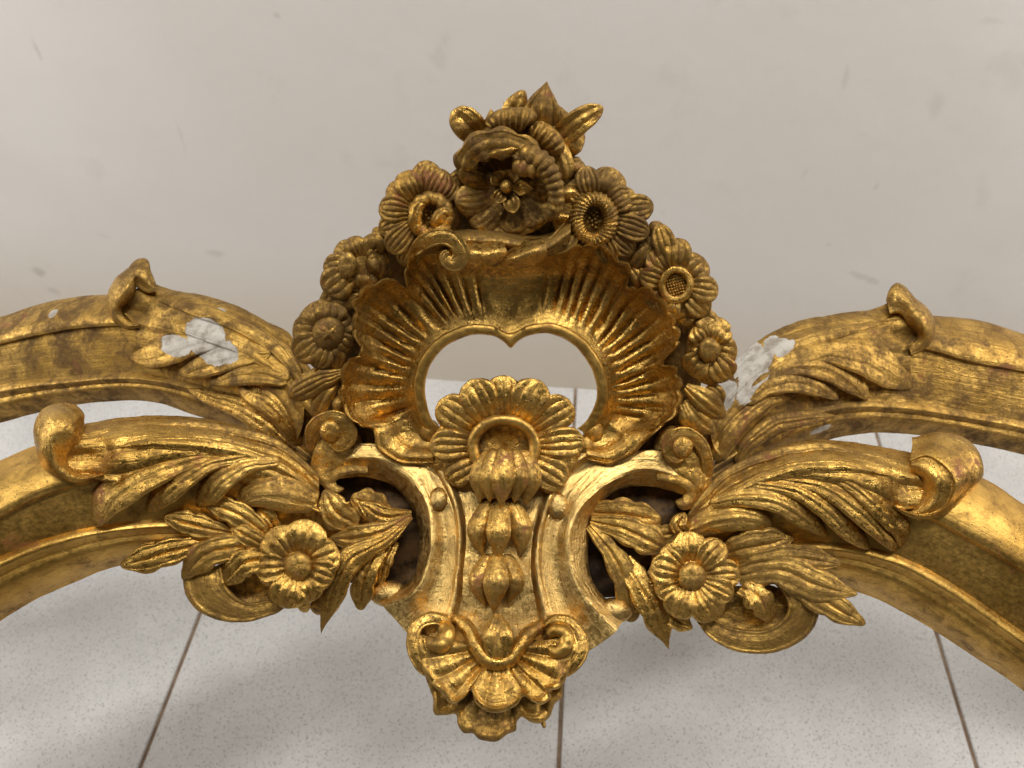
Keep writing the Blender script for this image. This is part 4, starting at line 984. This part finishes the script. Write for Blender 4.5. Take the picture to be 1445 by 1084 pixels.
spray('H', 'fl', [
    ([(420, 500, 0), (440, 600, 6), (510, 660, 8), (600, 688, 8), (700, 672, 4), (800, 635, 0)], [90, 90, 68, 44, 34, 20], dict(name='scroll', veins=0, rim=3, bulge=5, thick=30, tip=.12, m=GD)),
    ([(790, 580, -16), (620, 570, -16), (440, 540, -16)], [80, 95, 80], dict(name='scroll', veins=0, bulge=-4, tip=.3, m=GD)),
    ([(545, 345, 6), (400, 318, 12), (252, 275, 4)], [20, 54, 48], dict(m=GB)),
    ([(690, 350, 14), (570, 265, 18), (425, 212, 8)], [34, 60, 40], dict(m=GB)),
    ([(740, 340, 10), (690, 270, 14), (640, 235, 6)], [30, 44, 30], dict()),
    ([(700, 405, 18), (620, 365, 22), (545, 322, 14)], [30, 46, 36], dict(m=GB)),
    ([(460, 385, 4), (280, 425, 12), (150, 465, 10), (62, 488, 2)], [30, 58, 62, 44], dict()),
    ([(330, 400, 0), (230, 410, 6), (150, 395, 2)], [20, 30, 22], dict()),
    ([(700, 415, 14), (520, 410, 18), (410, 455, 16), (330, 545, 4)], [44, 58, 66, 40], dict(m=GD)),
    ([(600, 385, 8), (500, 385, 14), (425, 395, 8)], [20, 30, 24], dict()),
    ([(680, 455, 20), (590, 480, 24), (512, 568, 12)], [52, 62, 40], dict()),
    ([(1090, 310, 6), (1000, 260, 16), (945, 160, 10)], [36, 72, 40], dict(m=GB)),
    ([(1325, 262, 8), (1200, 275, 16), (1095, 210, 10)], [16, 50, 34], dict()),
    ([(1240, 300, 2), (1150, 230, 4), (1060, 190, 0)], [30, 70, 50], dict(m=GD)),
    ([(1325, 270, 10), (1200, 340, 20), (1080, 370, 18), (968, 372, 8)], [18, 44, 62, 40], dict(m=GB)),
    ([(1320, 280, 12), (1210, 375, 22), (1060, 460, 26), (985, 590, 24), (932, 782, 10)], [14, 34, 54, 60, 44], dict(tip=.3, point=True, crease=5)),
    ([(1180, 410, 12), (1120, 540, 18), (1100, 678, 8)], [36, 54, 44], dict()),
    ([(1250, 380, 10), (1205, 480, 14), (1185, 572, 6)], [24, 34, 24], dict()),
    ([(840, 620, 8), (855, 655, 14), (870, 690, 8)], [20, 28, 20], dict(veins=0)),
    ([(900, 620, 8), (920, 650, 14), (925, 700, 8)], [20, 40, 30], dict(veins=0))], G)
spray_flower('H', 'fl', (832, 487), 32, [(705, 335, 82), (885, 290, 84), (1008, 420, 76), (985, 545, 70), (890, 645, 72), (762, 668, 80), (645, 505, 74)], 62, G)
spray('I', 'fr', [
    ([(585, 735, 0), (680, 800, 6), (800, 835, 8), (920, 825, 8), (1020, 760, 8), (1050, 670, 8), (990, 570, 6), (880, 520, 4)], [16, 44, 52, 56, 66, 72, 56, 30], dict(name='scroll', veins=0, rim=3, bulge=5, thick=30, tip=.12, m=GD)),
    ([(620, 670, -16), (820, 690, -16), (1010, 670, -16)], [70, 110, 100], dict(name='scroll', veins=0, bulge=-4, tip=.4, m=GD)),
    ([(105, 300, 8), (250, 335, 18), (380, 395, 22), (450, 440, 14)], [26, 60, 70, 30], dict(m=GB)),
    ([(300, 330, 6), (420, 360, 14), (510, 345, 8)], [30, 46, 30], dict(m=GD)),
    ([(100, 260, -4), (250, 270, 2), (420, 300, 0)], [40, 70, 50], dict(m=GD)),
    ([(530, 360, 12), (495, 320, 18), (522, 262, 12)], [30, 40, 26], dict()),
    ([(100, 320, 10), (190, 430, 18), (265, 570, 20), (290, 748, 8)], [24, 44, 60, 54], dict(m=GD, tip=.2)),
    ([(250, 470, 12), (335, 600, 22), (400, 720, 22), (452, 868, 8)], [40, 62, 66, 40], dict(tip=.3, point=True, crease=5)),
    ([(420, 690, 10), (490, 740, 18), (555, 775, 8)], [40, 46, 30], dict()),
    ([(690, 450, 12), (800, 420, 20), (900, 400, 18), (1005, 375, 10)], [40, 76, 72, 34], dict(m=GB)),
    ([(760, 420, 8), (850, 370, 14), (950, 345, 8)], [30, 40, 30], dict(m=GD)),
    ([(740, 520, 12), (880, 480, 22), (1050, 470, 20), (1215, 490, 8)], [44, 60, 66, 40], dict(m=GD)),
    ([(760, 540, 14), (950, 520, 24), (1120, 590, 22), (1290, 625, 10)], [44, 70, 74, 30], dict(m=GD)),
    ([(960, 540, 10), (1080, 610, 18), (1200, 690, 16), (1322, 758, 6)], [40, 66, 60, 40], dict(m=GD, tip=.4)),
    ([(770, 590, 14), (820, 620, 20), (800, 690, 14)], [40, 44, 30], dict()),
    ([(810, 590, 18), (860, 650, 24), (900, 745, 12)], [40, 58, 44], dict())], G)
spray_flower('I', 'fr', (553, 545), 32, [(535, 345, 72), (690, 390, 66), (768, 530, 66), (735, 640, 60), (655, 742, 76), (480, 728, 72), (395, 620, 66), (370, 500, 72), (430, 410, 60)], 62, G)

# dark raw wood of the joint behind the shield
for pts in ([(425, 650, -46), (440, 818, -46), (615, 836, -46), (615, 650, -46)], [(790, 660, -46), (790, 846, -46), (960, 840, -46), (1010, 650, -46)]):
    a, b3, c3, d3 = pts
    P_ = Part(); gx = spline([a, d3], 30); gy = spline([b3, c3], 30)
    t_ = np.linspace(0, 1, 30)[None, :, None]
    gt = gx[:, None] * (1 - t_) + gy[:, None] * t_
    gt[..., 2] += 6 * np.sin(gt[..., 1] * .11 + gt[..., 0] * .03) + 16 * np.sin(np.pi * t_[..., 0])
    gb = gt.copy(); gb[..., 2] = -90
    P_.solid(gt, gb); P_.build("joint_block", WOOD, root, False, 2.2)
